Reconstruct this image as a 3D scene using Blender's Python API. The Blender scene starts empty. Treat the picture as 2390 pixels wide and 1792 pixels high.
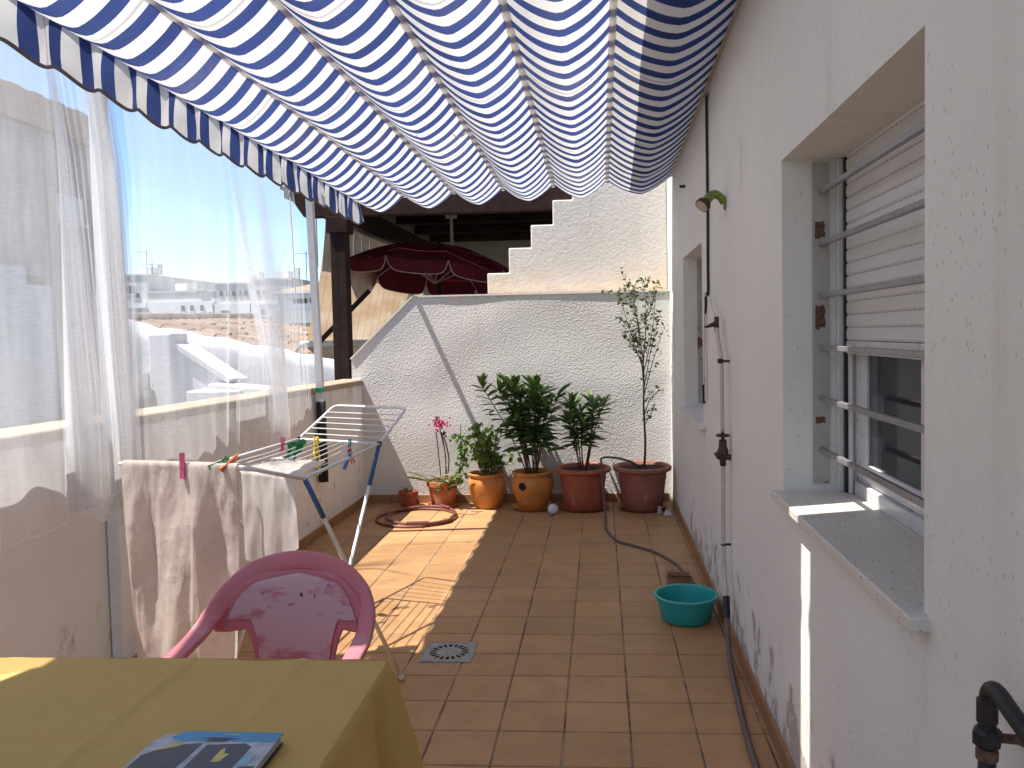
import bpy, bmesh, math, random
import numpy as np
from mathutils import Vector, Matrix, noise as mnoise
R_ = math.radians
random.seed(7)
scn = bpy.context.scene
COL = scn.collection

# ------------------------------------------------------------------ camera
SUN = Vector((.44, .165, -1.0))                     # direction the light travels
cam = bpy.data.cameras.new('camera')
cam.sensor_fit = 'HORIZONTAL'; cam.sensor_width = 36.0
cam.lens = 1911.0 / 2390.0 * 36.0
cam.shift_x = -80.0 / 2390.0; cam.shift_y = -30.0 / 2390.0
cam.clip_start = .05; cam.clip_end = 600
co = bpy.data.objects.new('camera', cam); COL.objects.link(co)
ay = Vector((125, 91, -1911)).normalized()
ax = Vector((28875, 489, 1911)); ax = (ax - ay * ax.dot(ay)).normalized()
az = ax.cross(ay)
co.matrix_world = Matrix.Translation((0, 0, 1.51)) @ Matrix((ax, ay, az)).to_4x4()
scn.camera = co
# ------------------------------------------------------------------ sky, sun, exposure
w = bpy.data.worlds.new('World'); scn.world = w; w.use_nodes = True
nt = w.node_tree; nt.nodes.clear()
sky = nt.nodes.new('ShaderNodeTexSky'); sky.sky_type = 'NISHITA'; sky.sun_disc = False
sky.sun_elevation = math.atan2(1.0, math.hypot(SUN.x, SUN.y))
sky.sun_rotation = math.atan2(-SUN.x, -SUN.y) % (2 * math.pi)
sky.air_density = .8; sky.dust_density = .05; sky.ozone_density = 3.0
bg = nt.nodes.new('ShaderNodeBackground'); bg.inputs[1].default_value = .083
wo = nt.nodes.new('ShaderNodeOutputWorld')
nt.links.new(sky.outputs[0], bg.inputs[0]); nt.links.new(bg.outputs[0], wo.inputs[0])
sl = bpy.data.lights.new('sun', 'SUN'); sl.energy = 3.3; sl.angle = R_(.5); sl.color = (1, .95, .88)
so = bpy.data.objects.new('sun', sl); COL.objects.link(so)
so.rotation_euler = SUN.to_track_quat('-Z', 'Y').to_euler(); so.location = (-4, -2, 9)
vs = scn.view_settings
vs.view_transform = 'Standard'; vs.look = 'None'; vs.gamma = 1; vs.exposure = 1.5
vs.use_curve_mapping = False
scn.cycles.transparent_max_bounces = 48
scn.cycles.max_bounces = 8; scn.cycles.diffuse_bounces = 4; scn.cycles.transmission_bounces = 6

# ------------------------------------------------------------------ materials
class NT:
    """small helper around a node tree"""
    def __init__(s, name):
        s.m = bpy.data.materials.new(name); s.m.use_nodes = True
        s.t = s.m.node_tree; s.t.nodes.clear()
        s.out = s.n('OutputMaterial')
    def n(s, k, **kw):
        nd = s.t.nodes.new('ShaderNode' + k)
        for a, b in kw.items(): setattr(nd, a, b)
        return nd
    def put(s, sock, v):
        if isinstance(v, bpy.types.NodeSocket): s.t.links.new(v, sock)
        elif isinstance(v, (tuple, list)) and sock.type == 'RGBA': sock.default_value = tuple(v) + ((1,) if len(v) == 3 else ())
        else: sock.default_value = v
    def pos(s): return s.n('NewGeometry').outputs['Position']
    def obj(s): return s.n('TexCoord').outputs['Object']
    def sep(s, v):
        x = s.n('SeparateXYZ'); s.put(x.inputs[0], v); return x.outputs
    def math(s, op, a, b=0.0, c=0.0, clamp=False):
        x = s.n('Math', operation=op, use_clamp=clamp)
        s.put(x.inputs[0], a); s.put(x.inputs[1], b); s.put(x.inputs[2], c); return x.outputs[0]
    def noise(s, vec, scale, detail=3, rough=.55, scl=None):
        if scl:
            mp = s.n('Mapping'); s.put(mp.inputs[0], vec); mp.inputs['Scale'].default_value = scl; vec = mp.outputs[0]
        x = s.n('TexNoise'); s.put(x.inputs['Vector'], vec); x.inputs['Scale'].default_value = scale
        x.inputs['Detail'].default_value = detail; x.inputs['Roughness'].default_value = rough; return x.outputs['Fac']
    def voro(s, vec, scale, scl=None, out='Distance', feature='F1'):
        if scl:
            mp = s.n('Mapping'); s.put(mp.inputs[0], vec); mp.inputs['Scale'].default_value = scl; vec = mp.outputs[0]
        x = s.n('TexVoronoi', feature=feature); s.put(x.inputs['Vector'], vec); x.inputs['Scale'].default_value = scale
        return x.outputs[out]
    def step(s, v, a, b):
        x = s.n('MapRange', interpolation_type='SMOOTHSTEP'); s.put(x.inputs[0], v)
        x.inputs[1].default_value = a; x.inputs[2].default_value = b; return x.outputs[0]
    def mix(s, f, a, b, blend='MIX'):
        x = s.n('Mix', data_type='RGBA', blend_type=blend); s.put(x.inputs[0], f)
        s.put(x.inputs[6], a); s.put(x.inputs[7], b); return x.outputs[2]
    def bump(s, h, st=.3, dist=.01, nrm=None):
        x = s.n('Bump'); x.inputs['Strength'].default_value = st; x.inputs['Distance'].default_value = dist
        s.put(x.inputs['Height'], h)
        if nrm is not None: s.put(x.inputs['Normal'], nrm)
        return x.outputs[0]
    def bsdf(s, col, rough=.6, metal=0.0, spec=.4, nrm=None):
        x = s.n('BsdfPrincipled'); s.put(x.inputs['Base Color'], col); s.put(x.inputs['Roughness'], rough)
        x.inputs['Metallic'].default_value = metal; x.inputs['Specular IOR Level'].default_value = spec
        if nrm is not None: s.put(x.inputs['Normal'], nrm)
        return x.outputs[0]
    def done(s, sh): s.t.links.new(sh, s.out.inputs[0]); return s.m

def dark(c, f): return tuple(x * f for x in c)
def pm(name, col, rough=.6, var=.12, scale=6, bump=0, bscale=60, metal=0, spec=.35, rnd=0, bdist=.004, lime=0):
    t = NT(name); p = t.pos()
    n = t.noise(p, scale, 4)
    c = t.mix(t.step(n, .3, .7), dark(col, 1 - var), tuple(min(1, x * (1 + var)) for x in col))
    if lime:
        lk = t.math('MULTIPLY', t.step(t.noise(p, 11, 6, .7, (1, 1, .5)), .54, .68), lime)
        c = t.mix(lk, c, (.55, .47, .40))
        c = t.mix(t.math('MULTIPLY', t.step(t.noise(p, 24, 4, .7), .6, .7), lime*.8), c, dark(col, .45))
    if rnd:
        r = t.n('ObjectInfo').outputs['Random']
        c = t.mix(r, dark(col, 1 - rnd), c, 'MIX') if rnd < 0 else t.mix(t.math('MULTIPLY', r, .6), c, dark(col, 1 - rnd))
    nr = None
    if bump: nr = t.bump(t.noise(p, bscale, 3), bump, bdist)
    ro = t.math('ADD', t.math('MULTIPLY', n, .2), rough - .1)
    return t.done(t.bsdf(c, ro, metal, spec, nr))

def translucent(name, col, trans=.5, var=.05, scale=8, bump=0, bscale=200):
    t = NT(name); p = t.pos()
    c = t.mix(t.step(t.noise(p, scale, 3), .3, .7), dark(col, 1 - var), tuple(min(1, x * (1 + var)) for x in col))
    nr = t.bump(t.noise(p, bscale, 2), bump, .003) if bump else None
    d = t.n('BsdfDiffuse'); t.put(d.inputs[0], c)
    tr = t.n('BsdfTranslucent'); t.put(tr.inputs[0], c)
    if nr is not None: t.put(d.inputs['Normal'], nr)
    mx = t.n('MixShader'); mx.inputs[0].default_value = trans
    t.t.links.new(d.outputs[0], mx.inputs[1]); t.t.links.new(tr.outputs[0], mx.inputs[2])
    return t.done(mx.outputs[0])

M = {}
M['white_metal'] = pm('white_painted_metal', (.74, .75, .76), .35, .04, 20)
M['cream_plastic'] = pm('cream_tube', (.66, .58, .45), .4, .05, 20)
M['pipe_white'] = pm('white_plastic_pipe', (.55, .50, .46), .45, .08, 30)
M['grey_hose'] = pm('grey_hose', (.13, .10, .09), .5, .15, 40, .2, 200)
M['red_hose'] = pm('red_hose', (.17, .06, .045), .45, .15, 40)
M['black'] = pm('black_plastic', (.015, .015, .017), .4, .15, 30)
M['dark_pipe'] = pm('dark_painted_pipe', (.022, .021, .022), .5, .25, 60, .25, 160)
M['brass'] = pm('weathered_brass', (.075, .05, .035), .5, .35, 80, .3, 160, metal=.35)
M['rust'] = pm('rust', (.12, .065, .048), .8, .35, 90, .5, 160)
M['blue'] = pm('blue_plastic', (.035, .10, .24), .4, .1, 30)
M['green_tape'] = pm('green_tape', (.02, .34, .13), .4, .1, 40)
M['steel'] = pm('drain_steel', (.30, .30, .29), .38, .25, 30, .1, 200, metal=.55)
M['alu'] = pm('grille_bar_paint', (.27, .27, .275), .35, .15, 40, metal=.4)
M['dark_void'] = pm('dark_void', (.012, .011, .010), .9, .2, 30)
M['brown_wood'] = pm('dark_brown_beam', (.036, .020, .016), .85, .25, 9, .15, 60, spec=.12)
M['brown_board'] = pm('dark_brown_board', (.028, .016, .014), .85, .2, 9, rnd=.25)
M['burgundy'] = translucent('burgundy_canvas', (.115, .020, .028), .2, .12, 7)
M['piping'] = pm('pale_piping', (.62, .55, .48), .6)
M['dull_piping'] = pm('dull_parasol_piping', (.36, .27, .24), .7)
M['rope'] = pm('pale_cord', (.6, .56, .5), .7)
M['terracotta'] = pm('brick_red_plastic_pot', (.40, .115, .06), .5, .12, 7, .1, 60, lime=.3)
M['terracotta_dull'] = pm('dull_brown_plastic_pot', (.33, .125, .085), .55, .12, 7, .1, 60, lime=.3)
M['clay'] = pm('clay_pot', (.42, .145, .06), .75, .2, 10, .25, 120, lime=.3)
M['clay_red'] = pm('small_clay_pot', (.30, .07, .035), .7, .2, 12, .2, 120, lime=.3)
M['ochre'] = pm('ochre_glazed_pot', (.52, .21, .05), .5, .14, 6, .12, 70, lime=.3)
M['soil'] = pm('soil', (.05, .026, .018), .95, .5, 60, .9, 120, bdist=.01)
M['bark'] = pm('thin_bark', (.075, .05, .035), .85, .3, 60, .5, 120)
M['stem_green'] = pm('green_stem', (.10, .12, .045), .7, .25, 40)
M['stem_brown'] = pm('brown_stem', (.10, .065, .04), .7, .25, 40)
M['turquoise'] = pm('turquoise_plastic', (.018, .34, .325), .38, .05, 10, spec=.5, lime=.08)
M['cardboard'] = pm('cardboard', (.40, .24, .15), .85, .12, 14, .1, 80)
M['lamp_green'] = pm('faded_green_paint', (.18, .24, .055), .5, .45, 60, .2, 120)
M['lamp_glass'] = pm('frosted_lamp_glass', (.42, .36, .30), .25, .08, 30)
M['window_white'] = pm('white_window_aluminium', (.62, .62, .63), .3, .04, 12)
M['glass_dark'] = pm('dark_window_glass', (.022, .022, .03), .06, .1, 3, spec=.6)
M['screen'] = pm('insect_screen', (.06, .06, .085), .6, .15, 3, .2, 300)
M['scratch'] = pm('dark_scratch', (.17, .05, .065), .6)
M['peg_pink'] = pm('pink_peg', (.62, .09, .21), .4); M['peg_green'] = pm('green_peg', (.02, .25, .06), .4)
M['peg_blue'] = pm('blue_peg', (.04, .20, .52), .4); M['peg_red'] = pm('red_peg', (.55, .05, .04), .4)
M['peg_yellow'] = pm('yellow_cord', (.72, .58, .02), .5); M['peg_orange'] = pm('orange_peg', (.6, .16, .04), .4)
M['towel'] = translucent('beige_towel', (.80, .69, .62), .38, .05, 30, 1.0, 190)
M['shirt'] = translucent('thin_white_cotton', (.78, .75, .72), .48, .03, 20, .15, 300)
M['beige_blind'] = None
M['grey_net'] = translucent('green_net', (.035, .16, .07), .4, .4, 90)
M['petal'] = translucent('pink_petals', (.55, .035, .17), .3, .35, 90)
M['magenta_dry'] = pm('dry_flower', (.10, .05, .03), .8, .3, 60)
M['book_blue'] = pm('print_blue', (.035, .23, .45), .35, .1, 20)
M['book_grey'] = pm('print_pale_grey', (.33, .36, .42), .35, .3, 25)
M['book_dark'] = pm('print_charcoal', (.035, .033, .04), .35, .2, 20)
M['book_yellow'] = pm('print_yellow', (.52, .42, .10), .35, .2, 25)
M['book_pale'] = pm('print_pale_blue', (.18, .40, .47), .35, .1, 20)
M['paper'] = pm('page_edges', (.45, .45, .43), .8, .15, 200)
M['street'] = pm('street_asphalt', (.09, .085, .08), .9, .2, 1)
M['far_glass'] = pm('far_window_glass', (.06, .07, .09), .2, .2, .5)
M['far_white'] = pm('far_white_render', (.74, .72, .70), .85, .08, .6)
M['far_grey'] = pm('far_grey_render', (.56, .535, .50), .85, .12, .5)
M['far_dark'] = pm('far_dark_grey_and_shade', (.20, .20, .20), .85, .12, .5)  # dark grey parts; on the long far bands it is painted shade
M['antenna'] = pm('antenna_metal', (.12, .12, .13), .5)
M['neigh_wall'] = pm('neighbour_render', (.34, .33, .27), .85, .1, 1)

def leafmat(name, c1, c2, spec=.35):
    t = NT(name)
    r = t.n('ObjectInfo').outputs['Random']; n = t.noise(t.pos(), 14, 2)
    c = t.mix(t.step(t.math('ADD', t.math('MULTIPLY', r, .7), t.math('MULTIPLY', n, .6)), .3, 1.0), c1, c2)
    b = t.bsdf(c, .42, 0, spec)
    tr = t.n('BsdfTranslucent'); t.put(tr.inputs[0], t.mix(.5, c, (.12, .22, .02)))
    mx = t.n('MixShader'); mx.inputs[0].default_value = .38
    t.t.links.new(b, mx.inputs[1]); t.t.links.new(tr.outputs[0], mx.inputs[2]); return t.done(mx.outputs[0])
M['leaf_dark'] = leafmat('dark_glossy_leaf', (.055, .11, .038), (.15, .25, .08))
M['leaf_mid'] = leafmat('mid_green_leaf', (.08, .155, .04), (.21, .33, .08))
M['leaf_lime'] = leafmat('lime_green_leaf', (.15, .23, .04), (.34, .44, .09))
M['leaf_olive'] = leafmat('small_olive_leaf', (.06, .10, .03), (.18, .23, .07))
M['leaf_pale'] = leafmat('pale_striped_leaf', (.20, .24, .11), (.42, .40, .24))

def stucco(name, col, var=.05, bump=.5, bscale=45, stain=None, peel=False, speck=False, drips=None, peach=None, grain=0, streak=0):
    t = NT(name); p = t.pos(); xyz = t.sep(p)
    c = t.mix(t.step(t.noise(p, 1.3, 5), .3, .7), dark(col, 1 - var), col)
    h = t.noise(p, bscale, 4, .6)
    rough = .85
    if speck:
        v = t.voro(p, 72, (1, 1, .66)); keep = t.step(t.noise(p, 4, 3), .40, .58)
        s = t.math('MULTIPLY', t.math('SUBTRACT', 1.0, t.step(v, .12, .26)), t.math('MULTIPLY', t.math('ADD', t.math('MULTIPLY', keep, .8), .10), t.step(t.noise(p, 37, 1), .48, .56)))
        h = t.math('SUBTRACT', h, t.math('MULTIPLY', s, 1.2))
        c = t.mix(t.math('MULTIPLY', s, .6), c, dark(col, .42))
        st = t.noise(p, 2.2, 4, .6, (1, 3.0, .35))
        c = t.mix(t.math('MULTIPLY', t.step(st, .55, .85), .22), c, (.42, .33, .26))
    if peel:
        e = t.math('ADD', t.noise(p, 5.0, 6, .62, (1, 1, .85)), t.math('MULTIPLY', xyz[2], -.55))
        # far less flaking beyond the second window
        e = t.math('ADD', e, t.math('MULTIPLY', t.step(xyz[1], 5.0, 7.0), -.12))
        pk = t.step(e, .425, .44)
        up = t.math('SUBTRACT', 1.0, t.step(xyz[2], .40, .55)); pk = t.math('MULTIPLY', pk, up)
        gc = t.mix(t.noise(p, 22, 4), (.52, .49, .45), (.35, .325, .295))
        halo = t.math('MULTIPLY', t.math('MULTIPLY', t.step(e, .34, .43), up), .4)
        c = t.mix(halo, c, (.56, .53, .49)); c = t.mix(pk, c, gc); h = t.math('SUBTRACT', h, t.math('MULTIPLY', pk, 1.5))
    if stain:
        z0, k, cc = stain
        e = t.math('MULTIPLY', t.step(t.noise(p, 7, 6, .7, (1, 1, .6)), .56, .70), t.math('SUBTRACT', 1.0, t.step(xyz[2], z0 - .12, z0)))
        c = t.mix(t.math('MULTIPLY', e, k), c, cc)
    if drips:
        zt, k, cc = drips
        e = t.math('MULTIPLY', t.step(t.noise(p, 9, 5, .65, (1, 1, .22)), .42, .68), t.step(xyz[2], zt - .25, zt))
        c = t.mix(t.math('MULTIPLY', e, k), c, cc)
    if peach:
        z0, z1, cc = peach
        e = t.math('SUBTRACT', 1.0, t.step(t.math('ADD', xyz[2], t.math('MULTIPLY', t.noise(p, 4, 4), .5)), z0, z1))
        c = t.mix(t.math('MULTIPLY', e, .8), c, cc)
    if streak:
        sv = t.math('MULTIPLY', t.step(t.noise(p, 5, 5, .65, (1, 1, .16)), .5, .75), t.step(t.noise(p, 1.6, 3), .4, .62))
        c = t.mix(t.math('MULTIPLY', sv, streak*2), c, (.42, .38, .34))
        c = t.mix(t.math('MULTIPLY', t.step(t.noise(p, 3.1, 4), .55, .7), streak*.6), c, (.80, .79, .78))
    if grain: h = t.math('ADD', h, t.math('MULTIPLY', t.voro(p, grain, feature='SMOOTH_F1'), 1.4))
    nr = t.bump(h, bump, .006)
    return t.done(t.bsdf(c, rough, 0, .25, nr))
M['wall_house'] = stucco('house_white_plaster', (.79, .785, .745), .07, .35, 40, peel=True, speck=True)
M['wall_left'] = stucco('parapet_cream_plaster', (.84, .82, .785), .08, .3, 40, stain=(.42, .85, (.17, .15, .13)), drips=(1.14, .75, (.30, .28, .25)))
M['wall_back'] = stucco('rough_white_plaster', (.70, .68, .65), .05, .3, 120, grain=75, streak=.16)
M['wall_step'] = stucco('cream_stepped_plaster', (.71, .66, .59), .06, .8, 38, peach=(2.02, 2.42, (.62, .47, .32)), streak=.22)
M['white_lime'] = stucco('white_limewash', (.58, .58, .60), .04, .6, 14)
M['far_left_low'] = stucco('left_white_render', (.52, .52, .52), .2, .3, 8)
M['far_left_up'] = stucco('left_grey_render', (.36, .27, .22), .4, .3, 6)
M['coping'] = stucco('sandy_coping', (.45, .36, .26), .3, .9, 60)
M['smooth_edge'] = stucco('smooth_plaster_edge', (.74, .72, .71), .03, .15, 30)

def tile_mat():
    t = NT('floor_tile_glaze'); p = t.pos()
    r = t.n('ObjectInfo').outputs['Random']
    c = t.mix(r, (.43, .235, .10), (.51, .285, .128))
    c = t.mix(t.math('MULTIPLY', t.step(t.noise(p, 6, 5, .6), .35, .75), .5), c, (.33, .17, .08))
    c = t.mix(t.math('MULTIPLY', t.step(t.noise(p, 1.6, 4, .6), .4, .75), .35), c, (.29, .165, .09))
    c = t.mix(t.math('MULTIPLY', t.step(t.noise(p, 2.7, 6, .7), .58, .66), .28), c, (.25, .16, .10))
    c = t.mix(t.math('MULTIPLY', t.step(t.noise(p, 60, 3, .6), .66, .74), .35), c, (.20, .11, .06))
    ro = t.math('ADD', t.math('MULTIPLY', t.noise(p, 9, 4), .28), .36)
    return t.done(t.bsdf(c, ro, 0, .35, t.bump(t.noise(p, 30, 3), .06, .004)))
M['tile'] = tile_mat()
def grout_mat():
    t = NT('dirty_grout'); p = t.pos()
    c = t.mix(t.step(t.noise(p, 3, 5, .7), .34, .66), (.38, .29, .21), (.10, .08, .062))
    return t.done(t.bsdf(c, .95, 0, .1, t.bump(t.noise(p, 120, 2), .4, .003)))
M['grout'] = grout_mat()
M['skirt'] = pm('skirting_tile', (.36, .185, .085), .5, .15, 8, rnd=.2)

def awning_mat(name, white, blue, trans):
    t = NT(name); p = t.pos(); xyz = t.sep(p)
    wob = t.math('MULTIPLY', t.math('SUBTRACT', t.noise(p, 2.5, 2), .5), .012)
    ph = t.math('FRACT', t.math('DIVIDE', t.math('ADD', t.math('ADD', xyz[1], wob), -2.77 + 16.4), .164))
    bl = t.math('MULTIPLY', t.step(ph, 0, .012), t.math('SUBTRACT', 1.0, t.step(ph, .468, .48)))
    n = t.noise(p, 5, 4)
    wc = t.mix(t.math('MULTIPLY', t.step(n, .4, .8), .35), white, dark(white, .86))
    # seams of the cloth every seventh white stripe
    sm = t.math('FRACT', t.math('DIVIDE', t.math('ADD', xyz[1], -2.77 - .118 + 11.48 * 2), 1.148))
    seam = t.math('MULTIPLY', t.math('SUBTRACT', 1.0, t.step(sm, .012, .015)), 1.0)
    wc = t.mix(t.math('MULTIPLY', seam, .6), wc, dark(white, .45))
    bc = t.mix(t.step(t.noise(p, 1.7, 4), .35, .7), blue, tuple(x*1.35 for x in blue))
    c = t.mix(bl, wc, bc)
    c = t.mix(t.math('MULTIPLY', t.step(t.noise(p, 1.1, 5, .65), .5, .75), .30), c, t.mix(.5, c, (.45, .40, .34)))
    bp = t.bump(t.math('ADD', t.noise(p, 7, 4), t.math('MULTIPLY', t.noise(p, 3, 3, .5, (3.5, .6, 1)), .8)), .4, .02)
    d = t.n('BsdfDiffuse'); t.put(d.inputs[0], c); t.put(d.inputs['Normal'], bp)
    tr = t.n('BsdfTranslucent'); t.put(tr.inputs[0], c); t.put(tr.inputs['Normal'], bp)
    mx = t.n('MixShader'); mx.inputs[0].default_value = trans
    t.t.links.new(d.outputs[0], mx.inputs[1]); t.t.links.new(tr.outputs[0], mx.inputs[2])
    return t.done(mx.outputs[0])
M['awning'] = awning_mat('striped_canvas', (.79, .775, .745), (.042, .064, .185), .40)
M['pocket'] = translucent('grey_bar_pocket', (.86, .83, .79), .6, .06, 12)
M['binding'] = pm('grey_binding', (.13, .12, .13), .7)
M['awning_bar'] = pm('aluminium_bar', (.42, .40, .38), .4, .06, 12, metal=.1)

def sheer(name, base):
    t = NT(name); p = t.pos()
    n = t.noise(p, 6, 3, .5, (1, 2.2, .35))
    weave = t.noise(p, 60, 2, .5, (1, .35, 2.5))
    d = t.n('BsdfDiffuse'); t.put(d.inputs[0], (.92, .92, .93))
    tr = t.n('BsdfTranslucent'); t.put(tr.inputs[0], (.98, .98, .985))
    m1 = t.n('MixShader'); m1.inputs[0].default_value = .85
    t.t.links.new(d.outputs[0], m1.inputs[1]); t.t.links.new(tr.outputs[0], m1.inputs[2])
    tp = t.n('BsdfTransparent'); tp.inputs[0].default_value = (1, 1, 1, 1)
    m2 = t.n('MixShader')
    f = t.math('ADD', t.math('ADD', t.math('MULTIPLY', t.step(n, .3, .75), .09), t.math('MULTIPLY', weave, .10)), base)
    t.put(m2.inputs[0], f)
    t.t.links.new(tp.outputs[0], m2.inputs[1]); t.t.links.new(m1.outputs[0], m2.inputs[2])
    return t.done(m2.outputs[0])
M['sheer'] = sheer('sheer_white_voile', .25); M['sheer_thin'] = sheer('thin_white_voile', .15)

def hem_mat():
    t = NT('sheer_hem'); 
    d = t.n('BsdfDiffuse'); t.put(d.inputs[0], (.86, .86, .87))
    tp = t.n('BsdfTransparent'); m2 = t.n('MixShader'); m2.inputs[0].default_value = .5
    t.t.links.new(tp.outputs[0], m2.inputs[1]); t.t.links.new(d.outputs[0], m2.inputs[2]); return t.done(m2.outputs[0])
M['hem'] = hem_mat()

def blind_mat():
    t = NT('beige_canvas_blind'); p = t.pos(); xyz = t.sep(p)
    ph = t.math('FRACT', t.math('DIVIDE', xyz[1], .27))
    st = t.math('MULTIPLY', t.math('SUBTRACT', 1.0, t.step(ph, .05, .09)), 1.0)
    c = t.mix(t.step(t.noise(p, 2.2, 5, .6, (1, .4, 2.5)), .35, .7), (.52, .36, .22), (.64, .52, .38))
    c = t.mix(t.math('MULTIPLY', st, .7), c, (.30, .20, .12))
    d = t.n('BsdfDiffuse'); t.put(d.inputs[0], c); tr = t.n('BsdfTranslucent'); t.put(tr.inputs[0], c)
    mx = t.n('MixShader'); mx.inputs[0].default_value = .55
    t.t.links.new(d.outputs[0], mx.inputs[1]); t.t.links.new(tr.outputs[0], mx.inputs[2]); return t.done(mx.outputs[0])
M['beige_blind'] = blind_mat()

def chair_mats():
    def one(name, wear, base):
        t = NT(name); p = t.pos()
        n = t.noise(p, 7, 5, .6, (.8, 1, 2.2)); n2 = t.noise(p, 30, 4)
        k = t.step(t.math('ADD', n, t.math('MULTIPLY', n2, .12)), .62 - wear, .74 - wear)
        c = t.mix(t.math('MULTIPLY', k, .75 if wear > .1 else .35), base, (.55, .42, .44))
        return t.done(t.bsdf(c, .48, 0, .4, t.bump(n2, .08, .003)))
    return one('pink_plastic', .0, (.50, .16, .19)), one('worn_pink_plastic', .20, (.44, .16, .19))
M['pink'], M['pink_worn'] = chair_mats()

def cloth_mat():
    t = NT('mustard_tablecloth'); p = t.pos(); xyz = t.sep(p)
    c = t.mix(t.noise(p, 3, 4), (.68, .48, .165), (.60, .42, .14))
    c = t.mix(t.math('MULTIPLY', t.noise(p, 300, 2), .3), c, (.60, .47, .25))
    h = t.noise(p, 6, 4)
    def crease(v, at, wd):
        return t.step(t.math('ABSOLUTE', t.math('SUBTRACT', v, at)), 0, wd)
    h = t.math('ADD', t.math('MULTIPLY', h, .35), t.math('MULTIPLY', crease(xyz[0], -.99, .012), .22))
    h = t.math('ADD', h, t.math('MULTIPLY', crease(xyz[0], -.72, .01), .12))
    h = t.math('ADD', h, t.math('MULTIPLY', crease(xyz[1], 1.47, .01), .12))
    h = t.math('ADD', h, t.math('MULTIPLY', t.noise(p, 500, 2), .04))
    d = t.bsdf(c, .8, 0, .15, t.bump(h, .5, .02))
    tr = t.n('BsdfTranslucent'); t.put(tr.inputs[0], c)
    mx = t.n('MixShader'); mx.inputs[0].default_value = .25
    t.t.links.new(d, mx.inputs[1]); t.t.links.new(tr.outputs[0], mx.inputs[2]); return t.done(mx.outputs[0])
M['mustard'] = cloth_mat()

def terrazzo():
    t = NT('terrazzo_sill'); p = t.pos()
    v = t.voro(p, 70, (1, .6, 1)); v2 = t.voro(p, 38, (1, .6, 1))
    k = t.math('MULTIPLY', t.math('SUBTRACT', 1.0, t.step(v, .16, .24)), t.step(t.noise(p, 30, 1), .48, .52))
    k2 = t.math('MULTIPLY', t.math('SUBTRACT', 1.0, t.step(v2, .12, .2)), t.step(t.noise(p, 22, 1), .55, .58))
    c = t.mix(t.noise(p, 4, 3), (.62, .59, .53), (.70, .67, .61))
    c = t.mix(t.math('MULTIPLY', k, .8), c, (.26, .23, .20)); c = t.mix(k2, c, (.42, .35, .28)); c = t.mix(t.math('MULTIPLY', t.step(t.noise(p, 6, 5), .5, .75), .3), c, (.45, .42, .37))
    return t.done(t.bsdf(c, .5, 0, .35, t.bump(t.noise(p, 60, 2), .08, .003)))
M['terrazzo'] = terrazzo()

def slat_mat():
    t = NT('roller_shutter_slat'); p = t.pos(); o = t.obj(); xyz = t.sep(o); w_ = t.sep(p)
    c = t.mix(t.noise(p, 5, 3), (.60, .59, .57), (.68, .67, .65))
    # row of light slots along the top edge of every slat
    dash = t.math('SUBTRACT', 1.0, t.step(t.math('FRACT', t.math('DIVIDE', w_[1], .034)), .62, .66))
    row = t.math('MULTIPLY', t.step(xyz[2], .0405, .0412), dash)
    c = t.mix(row, c, (.03, .03, .03))
    return t.done(t.bsdf(c, .35, 0, .4))
M['slat'] = slat_mat()
def side_plate():
    t = NT('rusty_side_plate'); p = t.pos(); xyz = t.sep(p)
    c = t.mix(t.noise(p, 9, 3), (.36, .35, .335), (.46, .445, .42))
    k = t.step(t.noise(p, 5, 5, .7), .62, .65)
    c = t.mix(k, c, (.16, .075, .05))
    return t.done(t.bsdf(c, .6, 0, .3, t.bump(t.noise(p, 90, 3), .3, .003)))
M['rusty_plate'] = side_plate()
def roof_tile_mat():
    t = NT('weathered_roof_tile'); p = t.pos(); r = t.n('ObjectInfo').outputs['Random']
    c = t.mix(r, (.20, .125, .08), (.36, .27, .19))
    c = t.mix(t.math('MULTIPLY', t.step(t.noise(p, 9, 4), .45, .7), .7), c, (.17, .13, .10))
    return t.done(t.bsdf(c, .9, 0, .15))
M['roof_tile'] = roof_tile_mat()
def brick_mat():
    t = NT('left_fascia_brick'); p = t.pos(); xyz = t.sep(p)
    n = t.noise(p, 3, 5, .6, (1, .5, 6))
    c = t.mix(n, (.38, .22, .14), (.52, .35, .25))
    return t.done(t.bsdf(c, .9, 0, .15, t.bump(t.noise(p, 8, 3, .6, (1, .4, 8)), .6, .02)))
M['fascia'] = brick_mat()

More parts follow.
